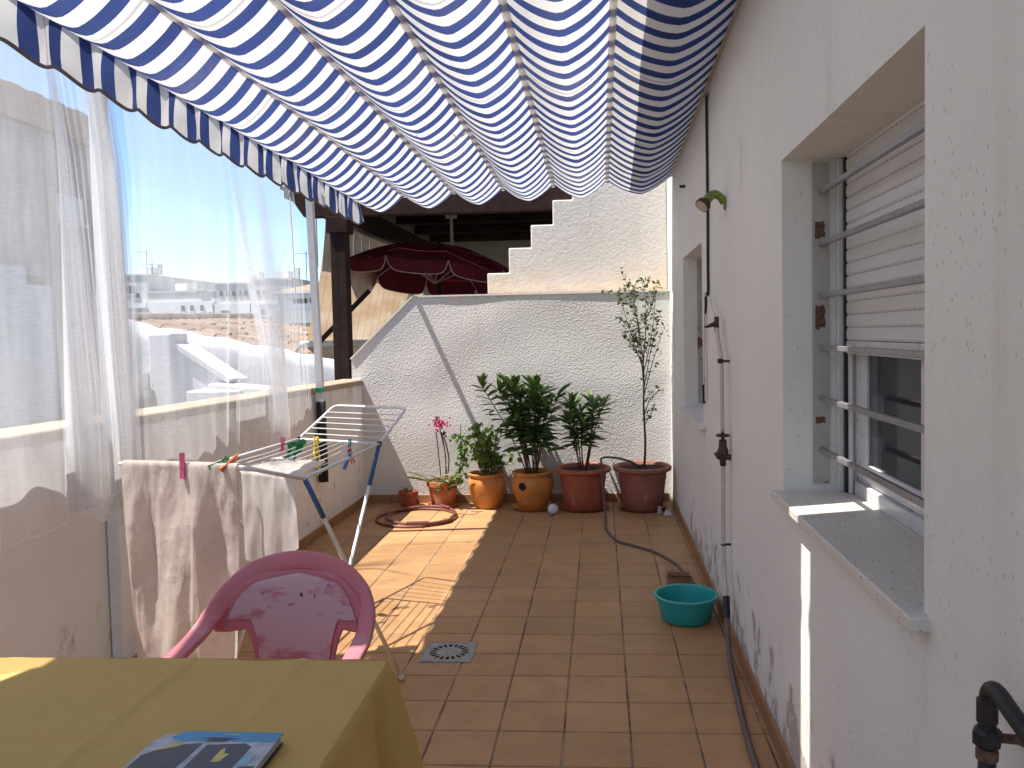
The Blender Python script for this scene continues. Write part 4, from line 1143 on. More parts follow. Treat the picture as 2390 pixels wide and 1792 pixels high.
pr_([(-.74, 1.30), (-.735, 1.43), (-.665, 1.437), (-.648, 1.425), (-.655, 1.30)], 'book_dark', 1)
pr_([(-.835, 1.40), (-.80, 1.432), (-.775, 1.435), (-.79, 1.42)], 'book_yellow', 2)
pr_([(-.70, 1.37), (-.70, 1.41), (-.695, 1.42), (-.688, 1.40), (-.678, 1.398), (-.685, 1.37)], 'book_yellow', 2)
pr_([(-.65, 1.36), (-.648, 1.40), (-.63, 1.395), (-.63, 1.36)], 'book_pale', 2)
pr_([(-.745, 1.442), (-.735, 1.452), (-.70, 1.453), (-.705, 1.442)], 'book_dark', 2)
pr_([(-.76, 1.453), (-.72, 1.457), (-.68, 1.452), (-.72, 1.450)], 'book_dark', 3)
pr_([(-.715, 1.464), (-.69, 1.464), (-.69, 1.468), (-.715, 1.468)], 'book_yellow', 3)
pr_([(-.645, 1.31), (-.643, 1.355), (-.615, 1.36), (-.615, 1.31)], 'book_dark', 1)

# ================================================================== PLASTIC CHAIR
ch = thing('plastic_chair', 'worn pink moulded plastic armchair facing the table', 'chair', (-.925, 2.2, 0))
XC = -.943
arch = [(-.243, 1.93, .635), (-.246, 2.10, .645), (-.245, 2.26, .657), (-.232, 2.36, .695), (-.200, 2.41, .745), (-.125, 2.445, .799), (0, 2.46, .822)]
arch += [(-x, y, z) for x, y, z in arch[-2::-1]]
YAW = lambda y: .055*(2.46 - y)
pth = spline([(XC + x + YAW(y), y, z) for x, y, z in arch], 8)
mm = MB(); n = len(pth); vs = []; nse = 14
for i, p in enumerate(pth):
    t = (pth[min(i+1, n-1)] - pth[max(i-1, 0)]).normalized()
    s = min(i, n-1-i)/(n/2)
    # wide direction: sideways/flat for the arms, in the plane of the back at the top
    flat_arm = Vector((1 if i < n/2 else -1, 0, -.1)); inpl = Vector((-(p.x - XC)*2.2, -.12, -1.0)) 
    k = max(0, min(1, (s - .28)/.30)); wd = (flat_arm*(1-k) + inpl.normalized()*k); wd = (wd - t*wd.dot(t)).normalized()
    th = t.cross(wd)
    hw_ = .029 if k > .5 else .027; ht = .011
    for q in range(nse):
        a = 2*math.pi*q/nse; ca, sa = math.cos(a), math.sin(a)
        e = lambda c: math.copysign(abs(c)**.6, c)
        vs.append(p + wd*hw_*e(ca) + th*ht*e(sa))
fs = [(i*nse+q, i*nse+(q+1)%nse, (i+1)*nse+(q+1)%nse, (i+1)*nse+q) for i in range(n-1) for q in range(nse)]
fs += [tuple(range(nse-1,-1,-1)), tuple(range((n-1)*nse, n*nse))]
mm.add(vs, fs).build('arm_and_back_rail', M['pink'], ch, smooth=True)
def arch_z(x):
    ax_ = abs(x); pts = [(0, .822), (.125, .799), (.200, .745), (.232, .695), (.246, .657), (.30, .645)]
    for (a, b), (c, d) in zip(pts, pts[1:]):
        if ax_ <= c: return b + (d - b)*(ax_ - a)/(c - a)
    return .66
def by_(x, z): return 2.462 - 1.35*x*x - .16*(.84 - z)
NXc = 72; vs = []; fs = []; nz_ = 22
for i in range(NXc + 1):
    x = -.235 + .47*i/NXc
    zt = arch_z(x) - .012
    ax_ = abs(x)
    if ax_ < .118: zb = .44
    elif ax_ < .150: zb = .44 + .185*min(1, ((ax_ - .118)/.032))**.35
    else: zb = .625 + .01*max(0, (ax_ - .19)/.045)**2
    zb = min(zb, zt - .01)
    for j in range(nz_ + 1):
        z = zb + (zt - zb)*j/nz_; vs.append((XC + x, by_(x, z), z))
for i in range(NXc):
    for j in range(nz_): fs.append((i*(nz_+1)+j, (i+1)*(nz_+1)+j, (i+1)*(nz_+1)+j+1, i*(nz_+1)+j+1))
pn = MB().add(vs, fs).build('back_panel', M['pink'], ch, smooth=True)
sm2 = pn.modifiers.new('thick', 'SOLIDIFY'); sm2.thickness = .008; sm2.offset = 0
# raised worn inner field of the back
vs = []; fs = []; NXd = 60
for i in range(NXd + 1):
    x = -.205 + .41*i/NXd; ax_ = abs(x)
    zt = arch_z(x) - .036 - .06*max(0, (ax_ - .15)/.055)**2
    zb = .45 if ax_ < .105 else (.45 + .205*min(1, (ax_ - .105)/.03)**.4 if ax_ < .135 else .655 + .012*max(0, (ax_ - .17)/.035))
    zb = min(zb, zt - .004)
    for j in range(nz_ + 1):
        z = zb + (zt - zb)*j/nz_; vs.append((XC + x, by_(x, z) - .0075, z))
for i in range(NXd):
    for j in range(nz_): fs.append((i*(nz_+1)+j, (i+1)*(nz_+1)+j, (i+1)*(nz_+1)+j+1, i*(nz_+1)+j+1))
wp = MB().add(vs, fs).build('worn_back_field', M['pink_worn'], ch, smooth=True); wp['label'] = 'whitish scuffed inner field of the backrest'
for (cx_, cz, w2, h2) in ((-.105, .730, .010, .006), (-.055, .742, .030, .002), (.012, .718, .012, .014), (.055, .718, .005, .016), (-.085, .690, .016, .003), (-.02, .690, .024, .004), (.10, .755, .014, .004)):
    q_ = [(XC + cx_ + w2*(a - .5), cz + h2*(b - .5) + .004*math.sin(40*cx_ + 3*a)) for a, b in ((0, .2), (.5, 0), (1, .3), (.9, .9), (.45, 1), (.1, .8))]
    MB().add([(x, by_(x - XC, z) - .0102, z) for x, z in q_], ((0,1,2,3,4,5),)).build('scratch', M['scratch'], wp, fix=False)
s3 = wp.modifiers.new('thick', 'SOLIDIFY'); s3.thickness = .004; s3.offset = 0
def seatf(u, v):
    x = (u - .5)*.46; y = 1.98 + .40*v; return (XC + x*(1 - .12*v), y, .43 - .02*math.cos(math.pi*(u - .5)) - .012*v + .01*math.exp(-v*8))
st = MB().grid(seatf, 24, 20).build('seat', M['pink'], ch, smooth=True)
s4 = st.modifiers.new('thick', 'SOLIDIFY'); s4.thickness = .012
for sx in (-1, 1):
    MB().tube(spline([(XC + .03 + sx*.25, 1.95, .64), (XC + .03 + sx*.245, 1.97, .42), (XC + .03 + sx*.26, 1.94, 0)], 8), .024, 10, flat=.7).build('leg', M['pink'], ch, smooth=True)
    MB().tube(spline([(XC + sx*.21, 2.35, .44), (XC + sx*.22, 2.37, .38), (XC + sx*.245, 2.46, 0)], 8), .024, 10, flat=.7).build('leg', M['pink'], ch, smooth=True)

# ================================================================== POTTED PLANTS
def lanceolate(L_, W, curl=.12, seg=5, fold=.25):
    vs = []; fs = []
    for i in range(seg + 1):
        t = i/seg; wd = W*math.sin(math.pi*min(1, t*.93 + .04))**.85 * (1 if t < .98 else .05)
        z = -curl*L_*t*t
        vs += [(L_*t, -wd, z + fold*wd), (L_*t, 0, z), (L_*t, wd, z + fold*wd)]
    for i in range(seg):
        b = i*3; fs += [(b, b+1, b+4, b+3), (b+1, b+2, b+5, b+4)]
    return MB().add(vs, fs)
def orient(p, d, roll=0, s=1):
    d = Vector(d).normalized(); up = Vector((0, 0, 1)); 
    if abs(d.z) > .97: up = Vector((1, 0, 0))
    y = up.cross(d).normalized(); z = d.cross(y)
    m = Matrix((d, y, z)).transposed().to_4x4()
    return Matrix.Translation(p) @ m @ Matrix.Rotation(roll, 4, 'X') @ Matrix.Scale(s, 4)
def pot(par, c, prof, mat, saucer=None, rim_detail=None, n=40, soil_z=None, soil_r=None):
    p = MB().lathe(prof, c, n).build('pot', M[mat], par); smooth_angle(p, 50)
    if rim_detail:
        for r_, z in rim_detail:
            MB().lathe([(r_ - .002, z - .006), (r_ + .005, z - .003), (r_ + .005, z + .003), (r_ - .002, z + .006)], c, n).build('rim', M[mat], p, smooth=True)
    if saucer:
        r_, h, mt = saucer
        s = MB().lathe([(.001, .002), (r_*.86, .002), (r_, h), (r_ - .008, h), (r_*.84, .008), (.001, .008)], c, n).build('saucer', M[mt], par); smooth_angle(s, 50)
    rs = random.Random(int(abs(c[0])*1000))
    def sf(u, v):
        a = 2*math.pi*u; r_ = soil_r*v
        return (c[0] + r_*math.cos(a), c[1] + r_*math.sin(a), c[2] + soil_z + .012*(1 - v) + .010*ns(c[0] + r_*math.cos(a)*20, r_*math.sin(a)*20, 2)*(1 - v*.4))
    MB().grid(sf, 28, 10).build('soil', M['soil'], par, smooth=True)

# --- tiny pot
c = (-1.722, 7.12, 0)
t = thing('potted_plant', 'tiny red clay pot with a wilted shoot at the left end of the row', 'plant pot', c, 'potted plants along the back wall')
pot(t, c, [(.001, 0), (.066, 0), (.078, .10), (.087, .101), (.088, .135), (.080, .135), (.076, .105), (.072, .10)], 'clay_red', soil_z=.11, soil_r=.077)
tl = lanceolate(.07, .012).mesh('leaf', M['leaf_olive'])
for k in range(4): place(tl, 'leaf', t, orient((c[0] - .02 + .01*k, c[1], .12), (-.4 + .3*k, -.3, .8 - .2*k)))
# --- clay pot with aloe and pink flower
c = (-1.405, 7.095, 0)
t = thing('potted_plant', 'clay pot with striped aloe leaves and a tall pink flower stalk', 'plant pot', c, 'potted plants along the back wall')
pot(t, c, [(.001, .012), (.102, .012), (.128, .19), (.143, .192), (.146, .235), (.134, .237), (.124, .20)], 'clay', (.142, .03, 'clay'), soil_z=.205, soil_r=.131)
rs = random.Random(4)
al = lanceolate(.26, .020, .25, 6, .6).mesh('leaf', M['leaf_pale'])
for k in range(13):
    a = rs.uniform(0, 6.28); el = rs.uniform(.1, 1.1)
    place(al, 'leaf', t, orient((c[0] + rs.uniform(-.05, .05), c[1] + rs.uniform(-.05, .03), .215), (math.cos(a), -abs(math.sin(a))*.7, el), rs.uniform(-.4, .4), rs.uniform(.55, 1.0)))
place(al, 'leaf', t, orient((c[0] - .08, c[1] - .05, .22), (-.7, -.4, .65), 0, 1.1)); place(al, 'leaf', t, orient((c[0] - .04, c[1] - .07, .20), (-1, -.3, .55), .3, 1.35))
place(al, 'leaf', t, orient((c[0] + .03, c[1] - .08, .16), (.55, -.35, .75), .3, 1.25)); place(al, 'leaf', t, orient((c[0] + .0, c[1] - .08, .16), (.75, -.4, .45), .2, .95))
stems = [([(-.01, 0, .2), (-.03, 0, .45), (-.045, -.01, .66)], .005), ([(.02, .0, .2), (.035, -.02, .45), (-.01, -.01, .68), (-.02, 0, .80)], .005), ([(.03, .01, .2), (.06, 0, .42), (.02, 0, .62)], .006), ([(.04, 0, .2), (.02, .02, .5), (.0, .02, .64)], .0045)]
for pts, r_ in stems:
    MB().tube(spline([Vector(c) + Vector(p) for p in pts], 6), r_, 6).build('stem', M['stem_brown'], t, smooth=True)
fl3 = MB()
fc = Vector((c[0] - .015, c[1] - .02, .725))
for k in range(80):
    p = fc + Vector((rs.gauss(0, .036), rs.gauss(0, .022), rs.gauss(0, .030)))
    d = Vector((rs.gauss(0, 1), rs.gauss(0, 1), rs.gauss(0, 1))).normalized(); e = d.orthogonal().normalized()*.018; g2 = d.cross(e).normalized()*.018
    fl3.add([p, p + e, p + (e + g2)*.8 + d*.006, p + g2], ((0,1,2,3),))
o = fl3.build('flower', M['petal'], t); o['kind'] = 'stuff'
sd = MB()
for k in range(22):
    p = Vector((c[0] + (-.045 if k < 9 else .03), c[1], .76 if k < 9 else .64)) + Vector((rs.gauss(0, .012), rs.gauss(0, .01), rs.gauss(0, .018)))
    sd.lathe([(.001, .010), (.008, .004), (.008, -.004), (.001, -.010)], p, 6)
o = sd.build('seed_heads', M['magenta_dry'], t); o['kind'] = 'stuff'
def leafy(par, name, pts, L_, mat, rs, roundish=False, droop=.0):
    m = MB()
    for p in pts:
        d = Vector((rs.gauss(0, 1), rs.gauss(0, 1) - .3, rs.gauss(.2, .7))).normalized(); y = d.orthogonal().normalized(); y.rotate(Matrix.Rotation(rs.uniform(0, 6.28), 3, d)); n_ = d.cross(y)
        s = L_*rs.uniform(.6, 1.25); wd = s*(.55 if roundish else .22)
        if roundish:
            ring = [p + d*s*.5 + (d*math.cos(a)*s*.55 + y*math.sin(a)*wd)*(1 + .10*math.cos(5*a)) + n_*.12*s*math.cos(2*a) for a in [i*math.pi/4 for i in range(8)]]
            m.add([p + d*s*.45 - n_*.1*s] + ring, [(0, i+1, (i+1) % 8 + 1) for i in range(8)])
        else: m.add([p, p + d*s*.5 + y*wd, p + d*s, p + d*s*.5 - y*wd], ((0,1,2,3),))
    o = m.build(name, M[mat], par); o['kind'] = 'stuff'; return o
# small dark shrub shoots trailing from the aloe pot
pts = []
for k in range(150):
    v = rs.random(); pts.append(Vector((c[0] + .14 + .05*math.sin(v*3) + rs.gauss(0, .028), c[1] - .02 + rs.gauss(0, .025), .20 + .43*v)))
leafy(t, 'side_shoot_leaves', pts, .034, 'leaf_dark', rs, True)
MB().tube(spline([(c[0] + .10, c[1], .2), (c[0] + .16, c[1], .38), (c[0] + .17, c[1], .72)], 6), .0035, 5).build('stem', M['stem_brown'], t)
pts = [Vector((c[0] + rs.uniform(-.02, .13), c[1] - .10 + rs.gauss(0, .02), .20 + rs.gauss(0, .025))) for k in range(60)]
leafy(t, 'ground_leaves', pts, .028, 'leaf_dark', rs, True)
# --- ochre urn with geranium
urn = lambda s: [(.001, 0), (.098*s, 0), (.108*s, .012*s), (.145*s, .12*s), (.163*s, .19*s), (.160*s, .225*s), (.146*s, .25*s), (.142*s, .258*s), (.158*s, .272*s), (.158*s, .286*s), (.143*s, .29*s), (.132*s, .27*s), (.130*s, .25*s)]
c = (-1.003, 7.06, 0)
t = thing('potted_plant', 'ochre urn without saucer holding a lime green geranium', 'plant pot', c, 'potted plants along the back wall')
pot(t, c, urn(1.06), 'ochre', soil_z=.27, soil_r=.142)
rs = random.Random(12); pts = []
for k in range(24):
    a = rs.uniform(0, 6.28); rr_ = rs.uniform(.04, .27); h = rs.uniform(.12, .46)
    q = [Vector(c) + Vector((.03*math.cos(a), .03*math.sin(a), .27)), Vector(c) + Vector((rr_*.6*math.cos(a), rr_*.5*math.sin(a), .27 + h*.55)), Vector(c) + Vector((rr_*math.cos(a), rr_*.6*math.sin(a), .27 + h))]
    sp = spline(q, 6); MB().tube(sp, .0035, 5).build('stem', M['stem_green'], t, smooth=True)
    for p in sp[5:]: pts += [p + Vector((rs.gauss(0, .026), rs.gauss(0, .02), rs.gauss(0, .02))) for _ in range(2)]
rs.shuffle(pts); h_ = len(pts)*2//3
leafy(t, 'geranium_leaves', pts[:h_], .040, 'leaf_lime', rs, True); leafy(t, 'mid_green_leaves', pts[h_:], .040, 'leaf_mid', rs, True)  # a random third of the leaves in a darker green
# --- ochre urn with the big oleander
def oleander(par, c, z0, nst, height, spread, leaf_len, seed, tip='leaf_mid', lean=(0, 0)):
    rs = random.Random(seed)
    lm = [lanceolate(leaf_len, leaf_len*.125, .18, 5).mesh('leaf', M['leaf_dark']), lanceolate(leaf_len, leaf_len*.14, .10, 5).mesh('leaf', M['leaf_mid'])]
    for k in range(nst):
        a = 6.283*k/nst + rs.uniform(-.4, .4); sp_ = spread*rs.uniform(.25, 1); h = height*rs.uniform(.62, 1.0)
        b = Vector(c) + Vector((.035*math.cos(a), .035*math.sin(a), z0))
        e = Vector(c) + Vector((sp_*math.cos(a) + lean[0], sp_*math.sin(a)*.55 - .03, z0 + h))
        sp = spline([b, b.lerp(e, .45) + Vector((rs.gauss(0, .015), rs.gauss(0, .015), .05)), e], 10)
        MB().tube(sp, [.006 - .003*i/(len(sp)-1) for i in range(len(sp))], 6).build('stem', M['stem_brown'], par, smooth=True)
        for i, p in enumerate(sp):
            f = i/(len(sp)-1)
            if f < .42: continue
            for q in range(3 if i < len(sp)-1 else 5):
                an = rs.uniform(0, 6.283); el = (.25 + .75*max(0, (f - .6)/.4)) * rs.uniform(.5, 1.2) - .15
                if i == len(sp)-1: el += .5
                d = Vector((math.cos(an), math.sin(an), el))
                m4 = orient(p, d, rs.uniform(-.5, .5), rs.uniform(.65, 1.1))
                place(lm[1 if (f > .8 and rs.random() < .55) else 0], 'leaf', par, m4)
c = (-.60, 6.985, 0)
t = thing('potted_plant', 'ochre urn with a round hole holding the tallest bushy oleander', 'plant pot', c, 'potted plants along the back wall')
pot(t, c, [(r_, z + .006) for r_, z in urn(1.12)], 'ochre', (.175, .03, 'ochre'), soil_z=.29, soil_r=.148)
an = math.atan2(-1, -.45); ur = .171
hp = Vector((c[0] + ur*math.cos(an), c[1] + ur*math.sin(an), .222)); hd = Vector((math.cos(an), math.sin(an), -.1)).normalized()
e1 = hd.orthogonal().normalized(); e2 = hd.cross(e1)
MB().add([hp + hd*.012 + (e1*math.cos(a) + e2*math.sin(a))*.035 for a in [i*math.pi/9 for i in range(18)]], (tuple(range(18)),)).build('hole', M['dark_void'], t, fix=False)
MB().add([hp + hd*.013 + Vector((.008, 0, .002)) + (e1*math.cos(a)*.45 + e2*math.sin(a))*.024 for a in [i*math.pi/6 for i in range(12)]], (tuple(range(12)),)).build('hole_glint', M['ochre'], t, fix=False)
oleander(t, c, .28, 16, .80, .38, .17, 21, lean=(-.05, 0))
big = lanceolate(.19, .045, .22, 6).mesh('leaf', M['leaf_dark']); rs = random.Random(2)
for k in range(18):
    a = rs.uniform(3.3, 6.1); p = Vector(c) + Vector((rs.uniform(-.12, .14), rs.uniform(-.08, .02), rs.uniform(.48, .72)))
    place(big, 'leaf', t, orient(p, (math.cos(a), math.sin(a)*.7, rs.uniform(-.1, .45)), rs.uniform(-.6, .6), rs.uniform(.7, 1.05)))
# --- brick red pot with the smaller oleander
wide = lambda s: [(.001, .008), (.155*s, .008), (.165*s, .02), (.187*s, .20*s), (.198*s, .29*s), (.200*s, .318*s), (.228*s, .320*s), (.243*s, .332*s), (.243*s, .352*s), (.230*s, .362*s), (.212*s, .360*s), (.200*s, .33*s), (.195*s, .30*s)]
c = (-.165, 6.985, 0)
t = thing('potted_plant', 'brick red wide-rimmed pot with the smaller oleander, hose over its rim', 'plant pot', c, 'potted plants along the back wall')
pot(t, c, wide(1.0), 'terracotta', (.222, .036, 'terracotta'), [(.195, .262)], soil_z=.335, soil_r=.20)
oleander(t, c, .33, 8, .60, .25, .155, 33)
# --- dull brown pot with the young tree
c = (.340, 6.965, 0)
t = thing('potted_tree', 'dull brown wide-rimmed pot with a tall thin young tree beside the house', 'plant pot', c, 'potted plants along the back wall')
pot(t, c, wide(1.03), 'terracotta_dull', (.212, .034, 'terracotta_dull'), [(.20, .268)], soil_z=.345, soil_r=.205)
rs = random.Random(17)
trunk = spline([Vector(c) + Vector(p) for p in ((0.015, 0, .33), (.03, 0, .55), (.02, -.01, .85), (.025, 0, 1.10), (.02, 0, 1.32))], 8)
MB().tube(trunk, [.011 - .006*i/(len(trunk)-1) for i in range(len(trunk))], 8).build('trunk', M['bark'], t, smooth=True)
MB().lathe([(.001, .035), (.03, .03), (.06, .0)], (c[0], c[1], .345), 12).build('root_mound', M['soil'], t, smooth=True)
lv = []
br = [((.025, 1.05), (-.02, -.03, 1.55), (-.06, 0, 1.88)), ((.02, 1.2), (.05, -.02, 1.6), (.04, 0, 1.93)), ((.02, 1.2), (-.08, .0, 1.5), (-.17, -.03, 1.83)), ((.02, .95), (.10, -.03, 1.25), (.19, -.04, 1.52)),
      ((.02, 1.0), (.09, .02, 1.35), (.17, .02, 1.68)), ((.02, 1.28), (-.02, .03, 1.6), (-.10, .04, 1.90)), ((.02, 1.25), (-.09, -.05, 1.42), (-.15, -.06, 1.50)), ((.02, .78), (.08, -.02, .95), (.18, -.03, 1.02)), ((.02, .70), (.07, -.03, .80), (.11, -.03, .88)), ((.022, 1.15), (.1, 0, 1.5), (.14, .02, 1.86))]
cr = bpy.data.objects.new('crown', None)
for i, ((x, z), b, e) in enumerate(br):
    sp = spline([Vector((c[0] + x, c[1], z)), Vector(c) + Vector(b), Vector(c) + Vector(e)], 8)
    MB().tube(sp, [.0045 - .003*q/(len(sp)-1) for q in range(len(sp))], 6).build('branch', M['bark'], t, smooth=True)
    dens = 3.6 if i in (0, 1, 2, 5, 9) else 1.9
    for q, p in enumerate(sp[4:]):
        for _ in range(int(dens + rs.random())):
            lv.append(p + Vector((rs.gauss(0, .02), rs.gauss(0, .02), rs.gauss(0, .02))))
        if dens > 2 and q % 2 == 0:
            d = Vector((rs.gauss(0, .06), rs.gauss(0, .04), abs(rs.gauss(.05, .03))))
            MB().tube([p, p + d], .0014, 4).build('twig', M['bark'], t)
            for s in (.4, .6, .8, 1, 1.1): lv += [p + d*s + Vector((rs.gauss(0, .01), rs.gauss(0, .01), rs.gauss(0, .008))) for _ in range(2)]
leafy(t, 'crown', lv, .042, 'leaf_olive', rs)

# ================================================================== THINGS ON THE FLOOR
# hose from the pots across the floor
hz = .0095
h1 = thing('garden_hose', 'dark grey hose running from the right pots across the tiles to the wall', 'hose', (.2, 6, 0))
pth = spline([(.31, 6.93, .37), (.22, 6.90, .42), (.10, 6.86, .455), (.0, 6.80, .46), (-.005, 6.745, .42), (.0, 6.735, .30), (.012, 6.70, .12), (.02, 6.62, .02), (.02, 6.4, hz), (.03, 6.15, hz), (.10, 5.85, hz), (.22, 5.70, hz), (.34, 5.55, hz), (.45, 5.3, hz), (.50, 5.05, hz), (.53, 4.85, hz), (.555, 4.6, hz)], 8)
MB().tube(pth, .0095, 10).build('tube', M['grey_hose'], h1, smooth=True)
h2 = thing('red_hose', 'reddish brown garden hose coiled on the tiles in the sun', 'hose', (-1.45, 6.5, 0))
cl_ = Vector((-1.53, 6.62, 0)); pts = []
for k in range(60):
    a = .9 + k*2*math.pi/26; r_ = .34 - .0012*k
    pts.append((cl_.x + r_*math.cos(a)*1.02 + .05*(k > 26) - .03*(k > 46), cl_.y + .33*math.sin(a) + .02*(k > 26), .010 + .018*(k > 27)))
MB().tube(spline(pts, 3), .0115, 8).build('coil', M['red_hose'], h2, smooth=True)
MB().tube(spline([pts[0], (-1.33, 6.93, .012), (-1.36, 7.02, .03), (-1.40, 6.97, .04), (-1.31, 6.86, .04)], 5), .0115, 8).build('coil_end', M['red_hose'], h2, smooth=True)
MB().bar((-1.55, 6.32, .030), (-1.38, 6.33, .034), .05, .022).build('clamp', M['red_hose'], h2)
ww = thing('bent_wire', 'thin tangled wire lying in front of the pots', 'wire', (-1.15, 6.8, 0))
MB().tube(spline([(-1.32, 6.60, .003), (-1.2, 6.62, .004), (-1.16, 6.70, .012), (-1.22, 6.72, .02), (-1.1, 6.75, .004), (-1.05, 6.82, .01), (-1.12, 6.86, .004), (-1.02, 6.86, .003)], 6), .002, 5).build('wire', M['black'], ww)
# white round cap
bl_ = thing('white_ball_cap', 'small white dome cap leaning on the floor between two pots', 'cap', (-.415, 6.75, 0))
rot = Matrix.Translation((-.415, 6.742, .047)) @ Matrix.Rotation(R_(78), 4, 'X')
m = MB().lathe([(.001, .022), (.02, .02), (.036, .012), (.044, 0), (.044, -.010), (.040, -.010), (.038, 0), (.001, .010)], (0, 0, 0), 28)
m.v = [tuple(rot @ Vector(v)) for v in m.v]; m.build('dome', M['window_white'], bl_, smooth=True)
MB().tube([(-.42, 6.70, .004), (-.44, 6.60, .003)], .003, 5).build('pin', M['black'], bl_)
# small odds by the corner pot
sm = thing('small_bottle', 'little white bottle standing by the corner pot', 'bottle', (.465, 6.70, 0))
MB().lathe([(.001, 0), (.018, 0), (.018, .045), (.014, .05), (.014, .06), (.016, .06), (.016, .072), (.001, .073)], (.465, 6.70, 0), 16).build('body', M['paper'], sm, smooth=True)
rg = thing('crumpled_rag', 'crumpled brown grey rag beside the little white bottle', 'rag', (.535, 6.70, 0))
MB().grid(lambda u, v: (.535 + .05*(u - .5)*1.6 + .01*ns(u*5, v*5), 6.70 + .06*(v - .5), .004 + .040*math.sin(math.pi*u)*math.sin(math.pi*v)*(1 + .8*ns(u*6, v*6, 3))), 14, 12).build('cloth', M['far_grey'], rg, smooth=True)
# basin
bs = thing('wash_basin', 'round turquoise plastic basin on the tiles against the house wall', 'basin', (.425, 4.255, 0))
p = MB().lathe([(.001, .004), (.118, .004), (.126, .012), (.150, .10), (.153, .124), (.166, .126), (.1685, .133), (.166, .139), (.152, .139), (.147, .128), (.144, .10), (.120, .016), (.001, .012)], (.425, 4.255, 0), 56).build('bowl', M['turquoise'], bs); smooth_angle(p, 60)
bx_ = thing('cardboard_box', 'small open cardboard box behind the turquoise basin', 'box', (.43, 4.72, 0))
m = MB(); m.box((.36, 4.66, .004), (.50, 4.665, .105)); m.box((.36, 4.755, .004), (.50, 4.76, .105)); m.box((.36, 4.6655, .004), (.365, 4.7545, .105)); m.box((.495, 4.6655, .004), (.50, 4.7545, .105)); m.box((.3655, 4.6655, .004), (.4945, 4.7545, .008))
m.build('body', M['cardboard'], bx_)
MB().add([(.36, 4.662, .105), (.50, 4.662, .105), (.505, 4.60, .125), (.365, 4.60, .13)], ((0,1,2,3),)).build('flap', M['cardboard'], bx_)
MB().add([(.36, 4.76, .105), (.42, 4.76, .105), (.40, 4.79, .14), (.355, 4.78, .13)], ((0,1,2,3),)).build('flap', M['cardboard'], bx_)
# floor drain
dr = thing('floor_drain', 'square steel floor drain with a ring of slots', 'drain', (-.742, 3.796, 0))
dx, dy = -.742, 3.796; hs = .121
m = MB(); zt = .0035
def ringq(r0, r1, a0, a1, z0=zt):
    n_ = 3; pts = [(dx + r0*math.cos(a0 + (a1-a0)*i/n_), dy + r0*math.sin(a0 + (a1-a0)*i/n_), z0) for i in range(n_+1)] + [(dx + r1*math.cos(a0 + (a1-a0)*i/n_), dy + r1*math.sin(a0 + (a1-a0)*i/n_), z0) for i in range(n_, -1, -1)]
    m.add(pts, (tuple(range(len(pts))),))
NS = 18
for k in range(NS):
    a0 = 2*math.pi*k/NS; am = a0 + 2*math.pi/NS*.42; a1 = 2*math.pi*(k+1)/NS
    ringq(.060, .092, a0, am); ringq(.0005, .060, a0, a1)
    n_ = 4; ins = [(dx + .092*math.cos(a0 + (a1-a0)*i/n_), dy + .092*math.sin(a0 + (a1-a0)*i/n_), zt) for i in range(n_+1)]
    def sq(a):
        c_, s_ = math.cos(a), math.sin(a); q = (hs - .004)/max(abs(c_), abs(s_)); return (dx + q*c_, dy + q*s_, zt)
    # push the outer points onto the square, adding the corners
    outs = [sq(a0 + (a1-a0)*i/n_) for i in range(n_+1)]
    for i in range(n_):
        aa, bb = a0 + (a1-a0)*i/n_, a0 + (a1-a0)*(i+1)/n_
        cs = [math.pi/4 + j*math.pi/2 for j in range(4) if aa < math.pi/4 + j*math.pi/2 < bb]
        m.add([ins[i], outs[i]] + [sq(q) for q in cs] + [outs[i+1], ins[i+1]], (tuple(range(4 + len(cs))),))
m.build('grate', M['steel'], dr)
fr = MB()
for (lo, hi) in (((dx-hs, dy-hs, -.004), (dx+hs, dy-hs+.0035, .0045)), ((dx-hs, dy+hs-.0035, -.004), (dx+hs, dy+hs, .0045)), ((dx-hs, dy-hs+.0036, -.004), (dx-hs+.0035, dy+hs-.0036, .0045)), ((dx+hs-.0035, dy-hs+.0036, -.004), (dx+hs, dy+hs-.0036, .0045))): fr.box(lo, hi)
fr.build('frame', M['steel'], dr)
MB().box((dx-hs+.004, dy-hs+.004, -.0005), (dx+hs-.004, dy+hs-.004, .0012)).build('sump', M['dark_void'], dr)

# ================================================================== FITTINGS ON THE HOUSE WALL
wp_ = thing('water_pipe', 'pale plastic water pipe with a brass stop valve on the house wall', 'pipe', (.58, 3.95, 0))
px = .578
MB().tube(spline([(px, 4.11, 1.52), (px, 4.02, 1.42), (px, 3.96, 1.36), (px, 3.955, 1.2), (px, 3.95, 1.02)], 6), .010, 10).build('upper_pipe', M['pipe_white'], wp_, smooth=True)
MB().tube(spline([(px, 3.945, .86), (px, 3.955, .6), (px, 3.955, .42), (px, 3.91, .30), (px - .005, 3.86, .24)], 6), .011, 10).build('lower_pipe', M['pipe_white'], wp_, smooth=True)
v_ = MB().tube([(px, 3.945, .86), (px, 3.945, .885), (px, 3.945, .89), (px, 3.945, .93), (px, 3.945, .95), (px, 3.945, .985)], [.015, .015, .024, .027, .020, .018], 12).build('valve_body', M['brass'], wp_, smooth=True)
MB().tube([(px, 3.945, .985), (px, 3.945, 1.02)], .008, 8).build('spindle', M['brass'], v_)
MB().tube([(px + .028*math.cos(a), 3.945 + .028*math.sin(a), 1.005) for a in [i*math.pi/6 for i in range(12)]], .006, 6, closed=True).build('hand_wheel', M['brass'], v_, smooth=True)
MB().tube([(px, 3.945, .925), (px - .035, 3.945, .905)], [.014, .017], 10).build('spout', M['brass'], v_)
MB().tube([(px, 3.945, .91), (.612, 3.93, .90)], [.012, .016], 10).build('wall_union', M['brass'], v_)
